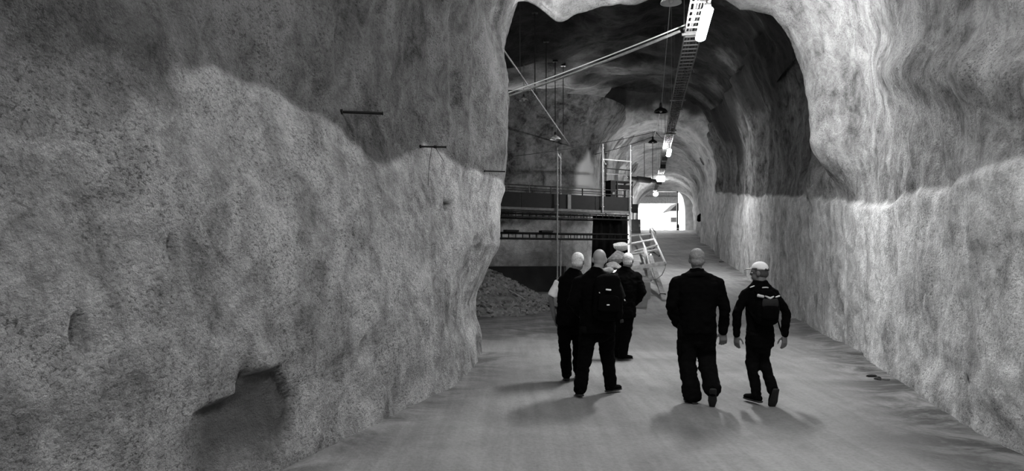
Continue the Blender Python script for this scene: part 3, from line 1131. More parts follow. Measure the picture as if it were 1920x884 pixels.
def scaffold():
    root = empty('scaffold_bridge', A, SANG)
    tag(root, 'dark steel scaffold platform with railing and tall posts across the side chamber', 'scaffold')

    def B(name, mat, *boxes):
        bm = bmesh.new()
        for b in boxes: box(bm, *b)
        return from_bm(name, bm, mat, root)
    x0, x1 = -2.6, SCL
    # deck planks side by side
    bm = bmesh.new(); box(bm, x0, x1 - .05, 0, .22, 3.56, 3.6)
    p0 = from_bm('deck_plank', bm, WOODD, root); p0.location = (0, .12, 0)
    for k in range(1, 5):
        c = p0.copy(); C.objects.link(c); c.parent = root; c.location = (0, .12 + .24 * k, 0)
    # fascia boards
    n = 5
    L = (x1 - x0) / n
    bm = bmesh.new(); box(bm, .01, L - .01, 0, .035, 3.6, 4.2, None, .006)
    f0 = from_bm('fascia_panel', bm, WOODD, root); f0.location = (x0, .02, 0)
    for k in range(1, n):
        c = f0.copy(); C.objects.link(c); c.parent = root; c.location = (x0 + L * k, .02, 0)
    B('edge_beam', plain('worn_edge_beam', .12, .6), (x0, x1, -.03, .08, 3.5, 3.6))
    B('cover_strip', plain('grey_strip', .16, .6), (sc_u(1064), sc_u(1070), -.03, .02, 3.6, 4.2))
    # lattice girders under the deck and lower walkway
    def girder(name, y, za, zb_, step, xa, xb):
        bm = bmesh.new()
        bar(bm, (xa, y, za), (xb, y, za), .03); bar(bm, (xa, y, zb_), (xb, y, zb_), .03)
        x = xa + .1
        while x < xb:
            bar(bm, (x, y, za), (x, y, zb_), .018, 6); x += step
        return from_bm(name, bm, STEEL_D, root)
    girder('lattice_girder', .05, 3.22, 3.42, .33, x0, x1)
    girder('lattice_girder', 1.2, 3.22, 3.42, .33, x0, x1)
    girder('lattice_girder', .05, 2.36, 2.58, .33, x0, x1)
    girder('lattice_girder', 1.2, 2.36, 2.58, .33, x0, x1)
    for (pa, pb) in ((948, 972), (1015, 1036)):
        B('loose_plank', WOODD, (sc_u(pa), sc_u(pb), -.05, .2, 2.61, 2.69))
    # guard rail
    ur = x1 - .1
    for (z, nm) in ((4.5, 'top_rail'), (4.3, 'middle_rail')):
        bm = bmesh.new(); bar(bm, (x0, .1, z), (ur, .1, z), .02); from_bm(nm, bm, STEEL_D, root)
    for px in (950, 992, 1033, 1092, 1130, 1171):
        u = sc_u(px, .1)
        bm = bmesh.new(); bar(bm, (u, .1, 3.95), (u, .1, 4.5), .028); from_bm('rail_post', bm, STEEL_D if px in (1092, 1130, 1171) else plain('grey_post', .1, .5), root)
    for (z, nm) in ((4.5, 'top_rail'), (4.28, 'middle_rail')):
        bm = bmesh.new(); bar(bm, (x0, 1.25, z), (ur, 1.25, z), .02); from_bm(nm, bm, STEEL_D, root)
    # standards with rosettes
    def standard(u, v, za, zb_, mat, r=.03):
        bm = bmesh.new()
        bar(bm, (u, v, za), (u, v, zb_), r)
        z = za + .25
        while z < zb_:
            bar(bm, (u, v, z - .012), (u, v, z + .012), .065, 10); z += .5
        if za < .3:
            box(bm, u - .09, u + .09, v - .09, v + .09, za, za + .02)
        return from_bm('standard', bm, mat, root)
    PALE = plain('bright_tube', .5, .4, .3)
    uL, uL2 = sc_u(1045, -.08), sc_u(1051, 1.3)
    standard(uL, -.08, 0, sc_z(uL, 277, -.08), plain('grey_tube', .35, .45, .3))
    standard(uL2, 1.3, 0, sc_z(uL2, 288, 1.3), plain('grey_tube', .35))
    uM = sc_u(1130, -.08); uM2 = sc_u(1136, 1.3)
    standard(uM, -.08, 3.5, sc_z(uM, 270, -.08), PALE)
    standard(uM2, 1.3, 0, sc_z(uM2, 287, 1.3), STEEL_D, .025)
    uR = sc_u(1182, -.08); uR2 = sc_u(1175, 1.3)
    standard(uR, -.08, 0, sc_z(uR, 272, -.08), PALE, .036)
    standard(uR2, 1.3, 0, sc_z(uR2, 284, 1.3), PALE, .03)
    zA, zBz = sc_z(uR, 303, -.08), sc_z(uR, 320, -.08)
    for nm, a, b, mt in (('ledger', (uM, -.08, zA), (uR, -.08, zA), PALE), ('ledger', (uM2, 1.3, zBz), (uR2, 1.3, zBz), STEEL), ('ledger', (uM, -.08, zBz + .02), (uR, -.08, zBz), STEEL_D),
                         ('transom', (uR, -.08, zA), (uR2, 1.3, zA), STEEL), ('transom', (uM, -.08, zA), (uM2, 1.3, zA), STEEL),
                         ('brace', (uL, -.08, sc_z(uL, 283) - .1), (uL2, 1.3, sc_z(uL2, 297, 1.3)), PALE),
                         ('transom', (uL, -.08, 4.55), (uL2, 1.3, 4.55), STEEL_D), ('transom', (uL, -.08, 2.3), (uL2, 1.3, 2.3), STEEL_D)):
        bm = bmesh.new(); bar(bm, a, b, .026); from_bm(nm, bm, mt, root)
    # added black sheet standing in for the darkness below the deck
    n = 30
    ua, ub = sc_u(1112, .5), x1 + .28
    bm = bmesh.new()
    rows = []
    for i in range(n + 1):
        t = i / n
        u = ua + (ub - ua) * t
        w = .05 * math.sin(t * 23) + .03 * math.sin(t * 51)
        rows.append([bm.verts.new((u, .5 + w * (1 + .4 * k), 3.4 - 2.3 * k / 6 - .1 * math.sin(t * 7) * k / 6)) for k in range(7)])
    for i in range(n):
        for k in range(6):
            bm.faces.new((rows[i][k], rows[i + 1][k], rows[i + 1][k + 1], rows[i][k + 1]))
    o = from_bm('void_sheet', bm, MATT_BLACK, root, True)
    md = o.modifiers.new('thick', 'SOLIDIFY'); md.thickness = .01
    return root, uM, uR


scaf, uM, uR = scaffold()


# dark boxes standing on the platform between the end posts
def sc_world(u, v, z):
    return A + U * u + Vv * v + Vector((0, 0, z))


def crate(name, label, cat, u0, u1, v0, v1, z0, z1, mat, slats=True):
    root = empty(name, sc_world((u0 + u1) / 2, (v0 + v1) / 2, z0), SANG)
    tag(root, label, cat)
    w, d, h = (u1 - u0) / 2, (v1 - v0) / 2, z1 - z0
    bm = bmesh.new(); box(bm, -w, w, -d, d, .04, h, None, .015)
    from_bm('body', bm, mat, root)
    bm = bmesh.new(); box(bm, -w - .015, w + .015, -d - .015, d + .015, h - .06, h, None, .01)
    from_bm('lid', bm, STEEL_D, root)
    for s in (-1, 1):
        bm = bmesh.new(); box(bm, s * w * .7 - .04, s * w * .7 + .04, -d, d, 0, .05)
        from_bm('runner', bm, STEEL_D, root)
    bm = bmesh.new(); box(bm, -.06, .06, -d - .03, -d - .01, h * .55, h * .62)
    from_bm('handle', bm, STEEL, root)
    return root


uc = sc_u(1140, .5)
crate('tool_chest', 'tall dark tool chest on the scaffold platform between the end posts', 'chest', uc, uc + .28, .3, .7, 3.6, 4.95, WOODD)


def bench():
    u0, u1 = sc_u(1149, .7), sc_u(1179, .7)
    root = empty('workbench', sc_world((u0 + u1) / 2, .7, 3.6), SANG)
    tag(root, 'dark workbench on the scaffold platform against the bright end post', 'workbench')
    w = (u1 - u0) / 2
    bm = bmesh.new(); box(bm, -w, w, -.3, .3, 1.28, 1.36, None, .01); from_bm('bench_top', bm, STEEL_D, root)
    bm = bmesh.new(); box(bm, -w + .05, w - .03, -.25, .25, 1.0, 1.2); from_bm('drawer_unit', bm, STEEL_D, root)
    for x in (-w + .04, w - .04):
        for y in (-.25, .25):
            bm = bmesh.new(); box(bm, x - .03, x + .03, y - .03, y + .03, 0, 1.28); from_bm('leg', bm, STEEL_D, root)


bench()

# dark concrete plinth at the foot of the back wall
bm = bmesh.new()
pl = [(-11, 31.8), (-1, 32.6), (2.4, 33.2), (2.6, 34.8), (-1, 34.2), (-11, 33.4)]
lo = [bm.verts.new((x, y, -.1)) for x, y in pl]; hi = [bm.verts.new((x, y, 1.15)) for x, y in pl]
bm.faces.new(lo[::-1]); bm.faces.new(hi)
for i in range(6):
    bm.faces.new((lo[i], lo[(i + 1) % 6], hi[(i + 1) % 6], hi[i]))
struct(from_bm('trim_1', bm, CONC_D), 'dark concrete plinth along the foot of the chamber back wall', 'plinth')


# ------------------------------------------------------------------ rubble
def stone_mesh(name, seed, mat, sub=1, rough=.28, cuts=5):
    rnd = random.Random(seed)
    bm = bmesh.new()
    bmesh.ops.create_icosphere(bm, subdivisions=sub, radius=1)
    pl = []
    for _ in range(cuts):
        n = Vector((rnd.gauss(0, 1), rnd.gauss(0, 1), rnd.gauss(0, 1))).normalized()
        pl.append((n, rnd.uniform(.5, .85)))
    for v in bm.verts:
        for n, d in pl:
            t = v.co.dot(n)
            if t > d: v.co -= n * (t - d)
        v.co *= 1 + rnd.uniform(-rough, rough) * .35
    me = bpy.data.meshes.new(name)
    bm.to_mesh(me); bm.free()
    me.materials.append(mat)
    return me


def pile_h(x, y):
    """height of the rubble heap"""
    d1 = np.hypot((x + 1.5) / 3.0, (y - 23.3) / 3.6)
    h = 1.55 * np.clip(1 - d1, 0, 1) ** .9
    return h


def rubble():
    root = empty('rubble_pile', (-1.5, 23.3, 0))
    tag(root, 'heap of broken dark stones against the rock pillar', 'rubble pile')
    O = Vector((-1.5, 23.3, 0))
    xs = np.linspace(-4.6, 1.7, 90); ys = np.linspace(19.5, 27.1, 90)
    X, Y = np.meshgrid(xs, ys, indexing='ij')
    Z = pile_h(X, Y)
    P = np.stack([X, Y, Z], -1)
    P[..., 2] += np.where(Z > 0.02, .05 * vnoise(P, .3, 160) + .03 * vnoise(P, .12, 161), -.1)
    me = grid_mesh('heap', P - np.array(O))
    me.flip_normals()
    link('heap', me, STONE, root, False)
    meshes = [stone_mesh('stone', 200 + k, (STONE, plain('stone_mid', .2, .9), plain('stone_dark', .07, .9))[k % 3], 1, .3, 9) for k in range(12)]
    rnd = random.Random(5)
    cnt = 0
    while cnt < 290:
        x, y = rnd.uniform(-2.6, 1.7), rnd.uniform(19.6, 25)
        h = float(pile_h(np.array(x), np.array(y)))
        edge = h < .03
        if edge and rnd.random() > .10: continue
        if abs((x) / y) > .06 and x < -1.6: continue
        s = rnd.choice((.04, .05, .06, .07, .10)) * (1 if not edge else .7)
        o = bpy.data.objects.new('stone', meshes[rnd.randrange(12)])
        C.objects.link(o); o.parent = root
        o.location = Vector((x, y, h + s * .25)) - O
        o.scale = (s * rnd.uniform(.8, 1.5), s * rnd.uniform(.8, 1.3), s * rnd.uniform(.5, .9))
        o.rotation_euler = (rnd.uniform(-.5, .5), rnd.uniform(-.5, .5), rnd.uniform(0, 6))
        cnt += 1
    # finer fragments between them
    V, Fc = [], []
    for _ in range(2600):
        x, y = rnd.uniform(-3, 1.7), rnd.uniform(19.6, 26)
        h = float(pile_h(np.array(x), np.array(y)))
        if h < .02: continue
        s = rnd.uniform(.02, .05)
        c = Vector((x, y, h + s * .5)) - O
        q = [Vector((rnd.uniform(-1, 1), rnd.uniform(-1, 1), rnd.uniform(-.6, .6))) * s for _ in range(2)]
        b = len(V)
        V += [c + Vector((-s, -s * .6, -s)) + q[0], c + Vector((s, -s, -s * .8)), c + Vector((0, s, -s)), c + Vector((q[1].x, q[1].y, s))]
        Fc += [(b, b + 2, b + 1), (b, b + 1, b + 3), (b + 1, b + 2, b + 3), (b + 2, b, b + 3)]
    me = bpy.data.meshes.new('fragments'); me.from_pydata([tuple(v) for v in V], [], Fc)
    o = link('fragments', me, plain('stone_mid', .2), root, False); o['kind'] = 'stuff'
    return meshes


STONES = rubble()
o = tag(wire('scrap_batten', 'x', [at(955, 545, 21.3) , at(985, 562, 20.6)], .02, WOODP), 'thin pale batten lying on the rubble heap', 'batten')
o = tag(wire('scrap_batten', 'x', [Vector((.75, 22.1, .2)), Vector((1.6, 21.6, .06))], .035, WOODD), 'dark timber batten on the floor at the foot of the rubble heap', 'batten')

# spoil mound with boulders beside the scaffold end
O = Vector((3.3, 27.4, 0))
xs = np.linspace(-1.2, 1.05, 50); ys = np.linspace(-2.2, 2.4, 60)
X, Y = np.meshgrid(xs, ys, indexing='ij')
Z = 1.5 * np.clip(1 - np.hypot(X / 1.04, Y / 2.2), 0, 1) ** .7
P = np.stack([X, Y, Z], -1); P[..., 2] += np.where(Z > .01, .06 * vnoise(P, .4, 170), -.08)
me = grid_mesh('spoil_mound', P)
me.flip_normals()
o = link('spoil_mound', me, CONC_D, None, False); o.location = O
tag(o, 'dark spoil mound under the boulders beside the scaffold end', 'mound')
for (px, py, Y, sx, sy, sz, mat, lab, sd) in (
        (1163, 463, 28.2, .33, .34, .2, plain('pale_block', .75, .9), 'flat pale stone block, topmost beside the bright scaffold post', 1),
        (1157, 483, 27.3, .42, .4, .28, STONE_L, 'rounded grey boulder under the flat pale block', 2),
        (1149, 500, 26.8, .4, .35, .2, STONE_L, 'grey boulder lowest of the stack between two grey heads', 3),
        (1138, 507, 26.2, .26, .25, .14, plain('pale_block', .75), 'small pale stone showing between the bald head and grey-haired man', 4)):
    me = stone_mesh('boulder', 300 + sd, mat, 3, .05, 12)
    o = bpy.data.objects.new('boulder', me); C.objects.link(o)
    o.location = at(px, py, Y); o.scale = (sx, sy, sz); o.rotation_euler = (.1 * sd, -.06 * sd, sd)
    o.rotation_euler = (.05 * sd, -.03 * sd, sd * .2)
    tag(o, lab, 'boulder', 'boulders beside the scaffold')

# loose fragments along the foot of the right wall
rnd = random.Random(11)
g = 0
for (px, py, s, lab) in ((1635, 707, .05, 'dark stone fragment in the damp hollow by the wall foot'), (1648, 712, .06, 'larger dark stone fragment in the damp hollow by the wall foot'),
                         (1662, 713, .045, 'small stone fragment beside the damp hollow by the wall'), (1352, 492, .12, 'dark stone lying at the wall foot up the ramp')):
    r, _ = hit(px, py, 'floor' if py > 600 else 'ramp')
    if r is None: continue
    me = stone_mesh('stone_fragment', 400 + g, STEEL_D if g < 2 else STONE, 2)
    o = bpy.data.objects.new('stone_fragment', me); C.objects.link(o)
    o.location = r + Vector((0, 0, s * .15)); o.scale = (s * 1.6, s, s * .5); o.rotation_euler = (0, 0, g * 1.3)
    tag(o, lab, 'stone', 'stone fragments along the wall foot'); g += 1

# ------------------------------------------------------------------ concrete kerb wall of the ramp and the steel frame on it
def kerb():
    prof = []
    for Y in np.linspace(23.4, 42, 20):
        t = (Y - 23.4) / 18.6
        xr_ = 4.5 + (8.05 - 4.5) * t
        w = 1.15
        zt = .8 + (2.95 - .8) * t
        prof.append((Y, xr_ - w, xr_, zt))
    # separate cast blocks with joints
    root = empty('kerb_wall', (4.0, 23.4, 0))
    O = Vector((4.0, 23.4, 0))
    tag(root, 'low pale concrete kerb wall rising along the edge of the ramp', 'kerb wall')
    n = 6
    for k in range(n):
        Ya, Yb = 23.4 + 18.6 * k / n + (.012 if k else 0), 23.4 + 18.6 * (k + 1) / n - .012
        bm = bmesh.new()
        vs = []
        for Y in (Ya, Yb):
            t = (Y - 23.4) / 18.6
            xb = 4.5 + 3.55 * t; zt = .8 + 2.15 * t
            w = .75 + .35 * t
            for (x, z) in ((xb - w, -.05), (xb, -.05), (xb, zt), (xb - w, zt)):
                vs.append(bm.verts.new(Vector((x, Y, z)) - O))
        bm.faces.new(vs[:4][::-1]); bm.faces.new(vs[4:])
        for i in range(4):
            bm.faces.new((vs[i], vs[(i + 1) % 4], vs[4 + (i + 1) % 4], vs[4 + i]))
        bmesh.ops.bevel(bm, geom=list(bm.edges), offset=.02, segments=2, affect='EDGES')
        from_bm('kerb_block', bm, CONC, root)
    # spray-painted scribble on the front face
    rnd = random.Random(3)
    bm = bmesh.new()
    pts = []
    for i in range(26):
        pts.append(Vector((.22 + .09 * math.sin(i * 2.4) + rnd.uniform(-.03, .03), -.004, .26 + i * .016 + rnd.uniform(-.06, .06))))
    loft(bm, pts, [.007] * len(pts), side=(0, 1, 0), seg=5, cap='flat')
    from_bm('paint_scribble', bm, STEEL_D, root)


kerb()


def frame_thing():
    O = at(1184, 503, 25.2)
    root = empty('steel_frame', O)
    tag(root, 'tipped over steel tube frame lying across the kerb wall by the ramp', 'frame')
    FR = plain('frame_tube', .75, .6, 0)

    def P(px, py, Y): return at(px, py, Y) - O
    rr = .042
    # far to near cross bars
    bars = [((1180, 443, 34.5), (1220, 439, 34.2)), ((1174, 459, 31.5), (1227, 449, 31.2)), ((1190, 472, 29.0), (1233, 460, 28.6)),
            ((1184, 478, 28.3), (1236, 468, 27.9))]
    for a, b in bars:
        bm = bmesh.new(); bar(bm, P(*a), P(*b), rr); from_bm('cross_bar', bm, FR, root)
    bm = bmesh.new()
    a, b = P(1184, 503, 25.2), P(1248, 494, 24.9)
    loft(bm, [a, b], [(.07, .04), (.07, .04)], side=(0, 0, 1), seg=8, cap='flat', power=6); from_bm('end_bar', bm, FR, root)
    rails = [[(1219, 430, 35.5), (1227, 449, 31.2), (1236, 468, 27.9), (1248, 495, 24.9)], [(1198, 441, 34.4), (1206, 456, 31.3), (1211, 470, 28.5), (1217, 498, 25.0)]]
    for r in rails:
        bm = bmesh.new(); loft(bm, [P(*q) for q in r], [rr] * len(r), seg=8, cap='flat'); from_bm('long_rail', bm, FR, root)
    for a, b in (((1205, 455, 31.4), (1236, 481, 27.0)), ((1214, 482, 27.4), (1232, 458, 29.4)), ((1218, 470, 28.6), (1237, 480, 27.5))):
        bm = bmesh.new(); bar(bm, P(*a), P(*b), .02); from_bm('cross_brace', bm, STEEL_D, root)
    # heavy bottom tube and the loop at the near end
    bm = bmesh.new(); loft(bm, [P(1209, 468, 28.6), P(1220, 524, 24.2)], [.075, .075], seg=12, cap='flat'); from_bm('heavy_tube', bm, plain('pale_tube', .6, .6), root, True)
    bm = bmesh.new()
    loop = [P(1248, 495, 24.9), P(1246, 505, 24.6), P(1241, 516, 24.4), P(1232, 523, 24.3), P(1222, 525, 24.2)]
    loft(bm, loop, [.016] * 5, seg=7, cap='flat'); from_bm('handle_loop', bm, STEEL, root, True)
    bm = bmesh.new()
    loop = [P(1219, 447, 35), P(1219, 430, 35), P(1223, 428, 35), P(1229, 436, 34.6), P(1229, 452, 34.3)]
    loft(bm, loop, [.03] * 5, seg=7, cap='flat'); from_bm('end_hoop', bm, STEEL, root, True)
    # plank leaning down to the ramp
    e, _ = hit(1246, 565, 'ramp')
    q = at(1219, 480, 27.0)
    root2 = empty('leaning_plank', e)
    tag(root2, 'long pale plank leaning from the steel frame down to the ramp', 'plank')
    bm = bmesh.new(); loft(bm, [Vector((0, 0, .03)), q - e], [(.09, .025), (.09, .025)], side=(1, .25, 0), seg=8, cap='flat', power=8)
    from_bm('board', bm, plain('plank_grey', .4, .8), root2)
    bm = bmesh.new(); loft(bm, [Vector((.0, 0, .05)).lerp(q - e, .1), Vector((0, 0, .03)).lerp(q - e, .115)], [(.1, .034), (.1, .034)], side=(1, .25, 0), seg=8, cap='flat', power=8)
    from_bm('end_band', bm, STEEL_D, root2)


frame_thing()

# ------------------------------------------------------------------ things up at the tunnel mouth
def mouth():
    # roller door header and post in the opening
    Y0 = 75.4
    root = empty('roller_door', at(1270, 431, Y0))
    tag(root, 'raised roller door box with dark guide post in the bright tunnel mouth', 'door')
    O = at(1270, 431, Y0)
    xa, xb = (1190 - 960) / F * Y0, (1270 - 960) / F * Y0
    za, zb_ = CAM_Z + (HOR - 382) / F * Y0, CAM_Z + (HOR - 361) / F * Y0
    bm = bmesh.new(); box(bm, xa - O.x, xb - O.x, -.25, .35, za - O.z, zb_ - O.z, None, .05); from_bm('door_box', bm, plain('door_box_grey', .7, .7), root)
    bm = bmesh.new(); box(bm, -.07, .07, -.1, .1, -.1, zb_ - O.z + .1); from_bm('guide_post', bm, STEEL_D, root)
    bm = bmesh.new(); box(bm, xa - O.x, xb - O.x, -.32, -.26, zb_ - O.z - .5, zb_ - O.z - .35); from_bm('rail_strip', bm, STEEL, root)
    bm = bmesh.new(); box(bm, -.25, -.1, -.3, .0, zb_ - O.z - .8, zb_ - O.z - .45); from_bm('motor', bm, PAINTW, root)
    # bollard
    p = at(1271, 430, 72)
    p.z = ground_z(p.x, p.y)
    root = empty('bollard', p)
    tag(root, 'short black bollard at the foot of the door post', 'bollard')
    bm = bmesh.new(); loft(bm, [(0, 0, 0), (0, 0, .62)], [.15, .14], seg=14, cap='flat'); from_bm('post', bm, STEEL_D, root, True)
    bm = bmesh.new(); loft(bm, [(0, 0, .62), (0, 0, .68)], [.12, .1], seg=14); from_bm('cap', bm, STEEL_D, root, True)
    bm = bmesh.new(); loft(bm, [(0, 0, .25), (0, 0, .33)], [.153, .152], seg=14, cap='flat'); from_bm('reflective_band', bm, REFLECT, root, True)
    # shed outside
    zg = ground_z(20.6, 88)
    root = empty('shed', (21.4, 92, zg))
    tag(root, 'white shed with dark sloping roof outside the tunnel mouth', 'shed')
    zt = CAM_Z + (HOR - 396) / F * 90 - zg
    zp = CAM_Z + (HOR - 382) / F * 90 - zg
    w0 = (1257 - 960) / F * 90 - 21.4; w1 = w0 + .86
    bm = bmesh.new(); box(bm, w0, w1, -2, 2, -.3, zt); from_bm('wall', bm, PAINTW, root)
    bm = bmesh.new()
    v = [bm.verts.new(c) for c in ((w0 - .15, -2.2, zt), (w1 + .15, -2.2, zt), (w1 + .12, -2.2, zp + .1), (w0 - .15, 2.2, zt), (w1 + .15, 2.2, zt), (w1 + .12, 2.2, zp + .1))]
    for f in ((0, 1, 2), (3, 5, 4), (0, 2, 5, 3), (1, 4, 5, 2), (0, 3, 4, 1)): bm.faces.new([v[k] for k in f])
    from_bm('roof', bm, plain('roof_felt', .003, .9), root)
    zz0, zz1 = CAM_Z + (HOR - 417) / F * 90 - zg, CAM_Z + (HOR - 408) / F * 90 - zg
    bm = bmesh.new(); box(bm, w0 + .05, w0 + .85, -2.05, -1.95, zz0, zz1); f = from_bm('window', bm, plain('shed_glass', .003, .2), root)
    bm = bmesh.new(); box(bm, w0 + .43, w0 + .47, -2.08, -2.04, zz0, zz1); from_bm('mullion', bm, STEEL_D, f)
    # outside ground
    # sign board and cabinets left of the ramp
    p = at(1191, 430, 44)
    p.z = 0
    zt = CAM_Z + (HOR - 383) / F * 44
    root = empty('notice_board', p)
    tag(root, 'dark notice board on thin legs beside the scaffold post', 'board')
    bm = bmesh.new(); box(bm, -.19, .17, -.03, .03, zt - .55, zt, None, .01); from_bm('panel', bm, STEEL_D, root)
    for x in (-.12, .12):
        bm = bmesh.new(); bar(bm, (x, 0.02, 0), (x, 0.02, zt - .5), .03); from_bm('leg', bm, STEEL_D, root)
    p = at(1196, 436, 42.5); zc = CAM_Z + (HOR - 433) / F * 42.5; zh = CAM_Z + (HOR - 411) / F * 42.5
    root = empty('equipment_cabinet', (p.x, p.y + .6, 0))
    tag(root, 'dark equipment cabinet standing beyond the scaffold end', 'cabinet')
    bm = bmesh.new(); box(bm, -.28, .24, -.2, .2, .0, zh, None, .02); from_bm('body', bm, plain('cabinet_dark', .03, .6), root)
    bm = bmesh.new(); box(bm, -.25, .21, -.22, -.2, zc, zh - .06); d = from_bm('door', bm, plain('cabinet_door', .045, .6), root)
    bm = bmesh.new(); box(bm, .14, .17, -.25, -.22, zc + .25, zc + .4); from_bm('handle', bm, STEEL, d)
    # ventilation duct hanging by the ladder
    a, b = at(1176, 334, 47), at(1229, 340, 48)
    root = empty('air_duct', a)
    tag(root, 'grey air duct crossing under the far roof beside the cable ladder', 'duct')
    q = b - a
    for (t0, t1, r) in ((0, .35, .14), (.35, .8, .2), (.8, 1.0, .12)):
        bm = bmesh.new(); loft(bm, [q * t0, q * t1], [r, r], seg=16, cap='flat'); from_bm('duct_section', bm, plain('duct_grey', .05, .6), root, True)
    for t in (.15, .6, .9):
        p = a + q * t
        bm = bmesh.new(); bar(bm, q * t, Vector((0, 0, roof_z(p.x, p.y, p.z + .3) - a.z + .1)) + Vector((q.x * t, q.y * t, 0)), .02); from_bm('strap', bm, STEEL_D, root)
    # bag hanging on the far tunnel wall
    r, nrm = hit(1313, 404, 'far')
    if r is None: r = at(1313, 404, 60)
    root = empty('hanging_bag', r)
    tag(root, 'small black bag hanging on the far tunnel wall', 'bag')
    d = -r.normalized() * .12
    bm = bmesh.new(); loft(bm, [d + Vector((-.1, 0, -.35)), d + Vector((-.05, 0, -.1)), d + Vector((.08, 0, .1))], [.17, .2, .1], seg=12); from_bm('sack', bm, MATT_BLACK, root, True)
    bm = bmesh.new(); loft(bm, [d + Vector((.08, 0, .1)), d + Vector((.14, 0, .45)), d * .2 + Vector((.12, 0, .8))], [.06, .04, .03], seg=8); from_bm('strap', bm, MATT_BLACK, root, True)


mouth()
bm = bmesh.new(); box(bm, -60, 120, 84, 300, 1.0, 1.7)
struct(from_bm('ground', bm, plain('bright_yard', .6, .9)), 'bright open yard outside the tunnel', 'ground')


# ------------------------------------------------------------------ people
def fuse(bm, voxel, smooth_it=4, noise_amp=0.0, seed=0, floor_clip=None, nscale=.09):
    bmesh.ops.recalc_face_normals(bm, faces=bm.faces)
    me = bpy.data.meshes.new('tmp')
    bm.to_mesh(me); bm.free()
    o = bpy.data.objects.new('tmp', me)
    C.objects.link(o)
    r = o.modifiers.new('r', 'REMESH'); r.mode = 'VOXEL'; r.voxel_size = voxel; r.use_smooth_shade = True
    s = o.modifiers.new('s', 'SMOOTH'); s.factor = .5; s.iterations = smooth_it
    d = bpy.context.evaluated_depsgraph_get(); d.update()
    out = bpy.data.meshes.new_from_object(o.evaluated_get(d))
    bpy.data.objects.remove(o); bpy.data.meshes.remove(me)
    n = len(out.vertices)
    co = np.zeros(n * 3, np.float32); out.vertices.foreach_get('co', co); co = co.reshape(-1, 3)
    if noise_amp:
        no = np.zeros(n * 3, np.float32); out.vertices.foreach_get('normal', no); no = no.reshape(-1, 3)
        q = co * np.array([1.0, 1.0, 1.6])
        co = co + no * (noise_amp * vnoise(q, nscale, seed) + .5 * noise_amp * vnoise(q, nscale * .45, seed + 1))[:, None]
    if floor_clip is not None:
        co[:, 2] = np.maximum(co[:, 2], floor_clip)
    out.vertices.foreach_set('co', co.astype(np.float32).reshape(-1))
    out.update()
    out.materials.clear()
    return out


def ell(bm, c, r, M=None, seg=20):
    rr = bmesh.ops.create_uvsphere(bm, u_segments=seg, v_segments=seg // 2 + 2, radius=1)
    for v in rr['verts']:
        v.co = Vector((c[0] + v.co.x * r[0], c[1] + v.co.y * r[1], c[2] + v.co.z * r[2]))
        if M is not None: v.co = M @ v.co


def hand_into(bm, wrist, d, palm_n, s=1.0, curl=.5, thumb_side=1):
    """five fingered hand: d = direction of the hand, palm_n = direction the palm faces"""
    d = Vector(d).normalized(); pn = Vector(palm_n); pn = (pn - d * pn.dot(d)).normalized()
    sd = d.cross(pn) * thumb_side            # towards the thumb
    w = Vector(wrist)
    loft(bm, [w - d * .02 * s, w + d * .03 * s, w + d * .085 * s], [(.026 * s, .02 * s), (.038 * s, .017 * s), (.042 * s, .015 * s)], side=sd, seg=12)
    for k, (o, L) in enumerate(((.031, .072), (.0105, .082), (-.0105, .076), (-.031, .06))):
        base = w + d * .082 * s + sd * o * s
        c1 = curl * .6; c2 = curl * 1.3; c3 = curl * 1.8
        p1 = base + (d * math.cos(c1) + pn * math.sin(c1)) * L * .45 * s
        p2 = p1 + (d * math.cos(c2) + pn * math.sin(c2)) * L * .32 * s
        p3 = p2 + (d * math.cos(c3) + pn * math.sin(c3)) * L * .25 * s
        loft(bm, [base - d * .015 * s, base, p1, p2, p3], [.0095 * s, .0095 * s, .009 * s, .0085 * s, .0075 * s], side=sd, seg=8)
    tb = w + d * .022 * s + sd * .03 * s
    t1 = tb + (d * .6 + sd * .7 + pn * .25).normalized() * .042 * s
    t2 = t1 + (d * .9 + sd * .25 + pn * .35).normalized() * .032 * s
    t3 = t2 + (d * .95 + pn * .3).normalized() * .02 * s
    loft(bm, [tb - sd * .014 * s, tb, t1, t2, t3], [.012 * s, .013 * s, .011 * s, .010 * s, .008 * s], side=pn, seg=8)


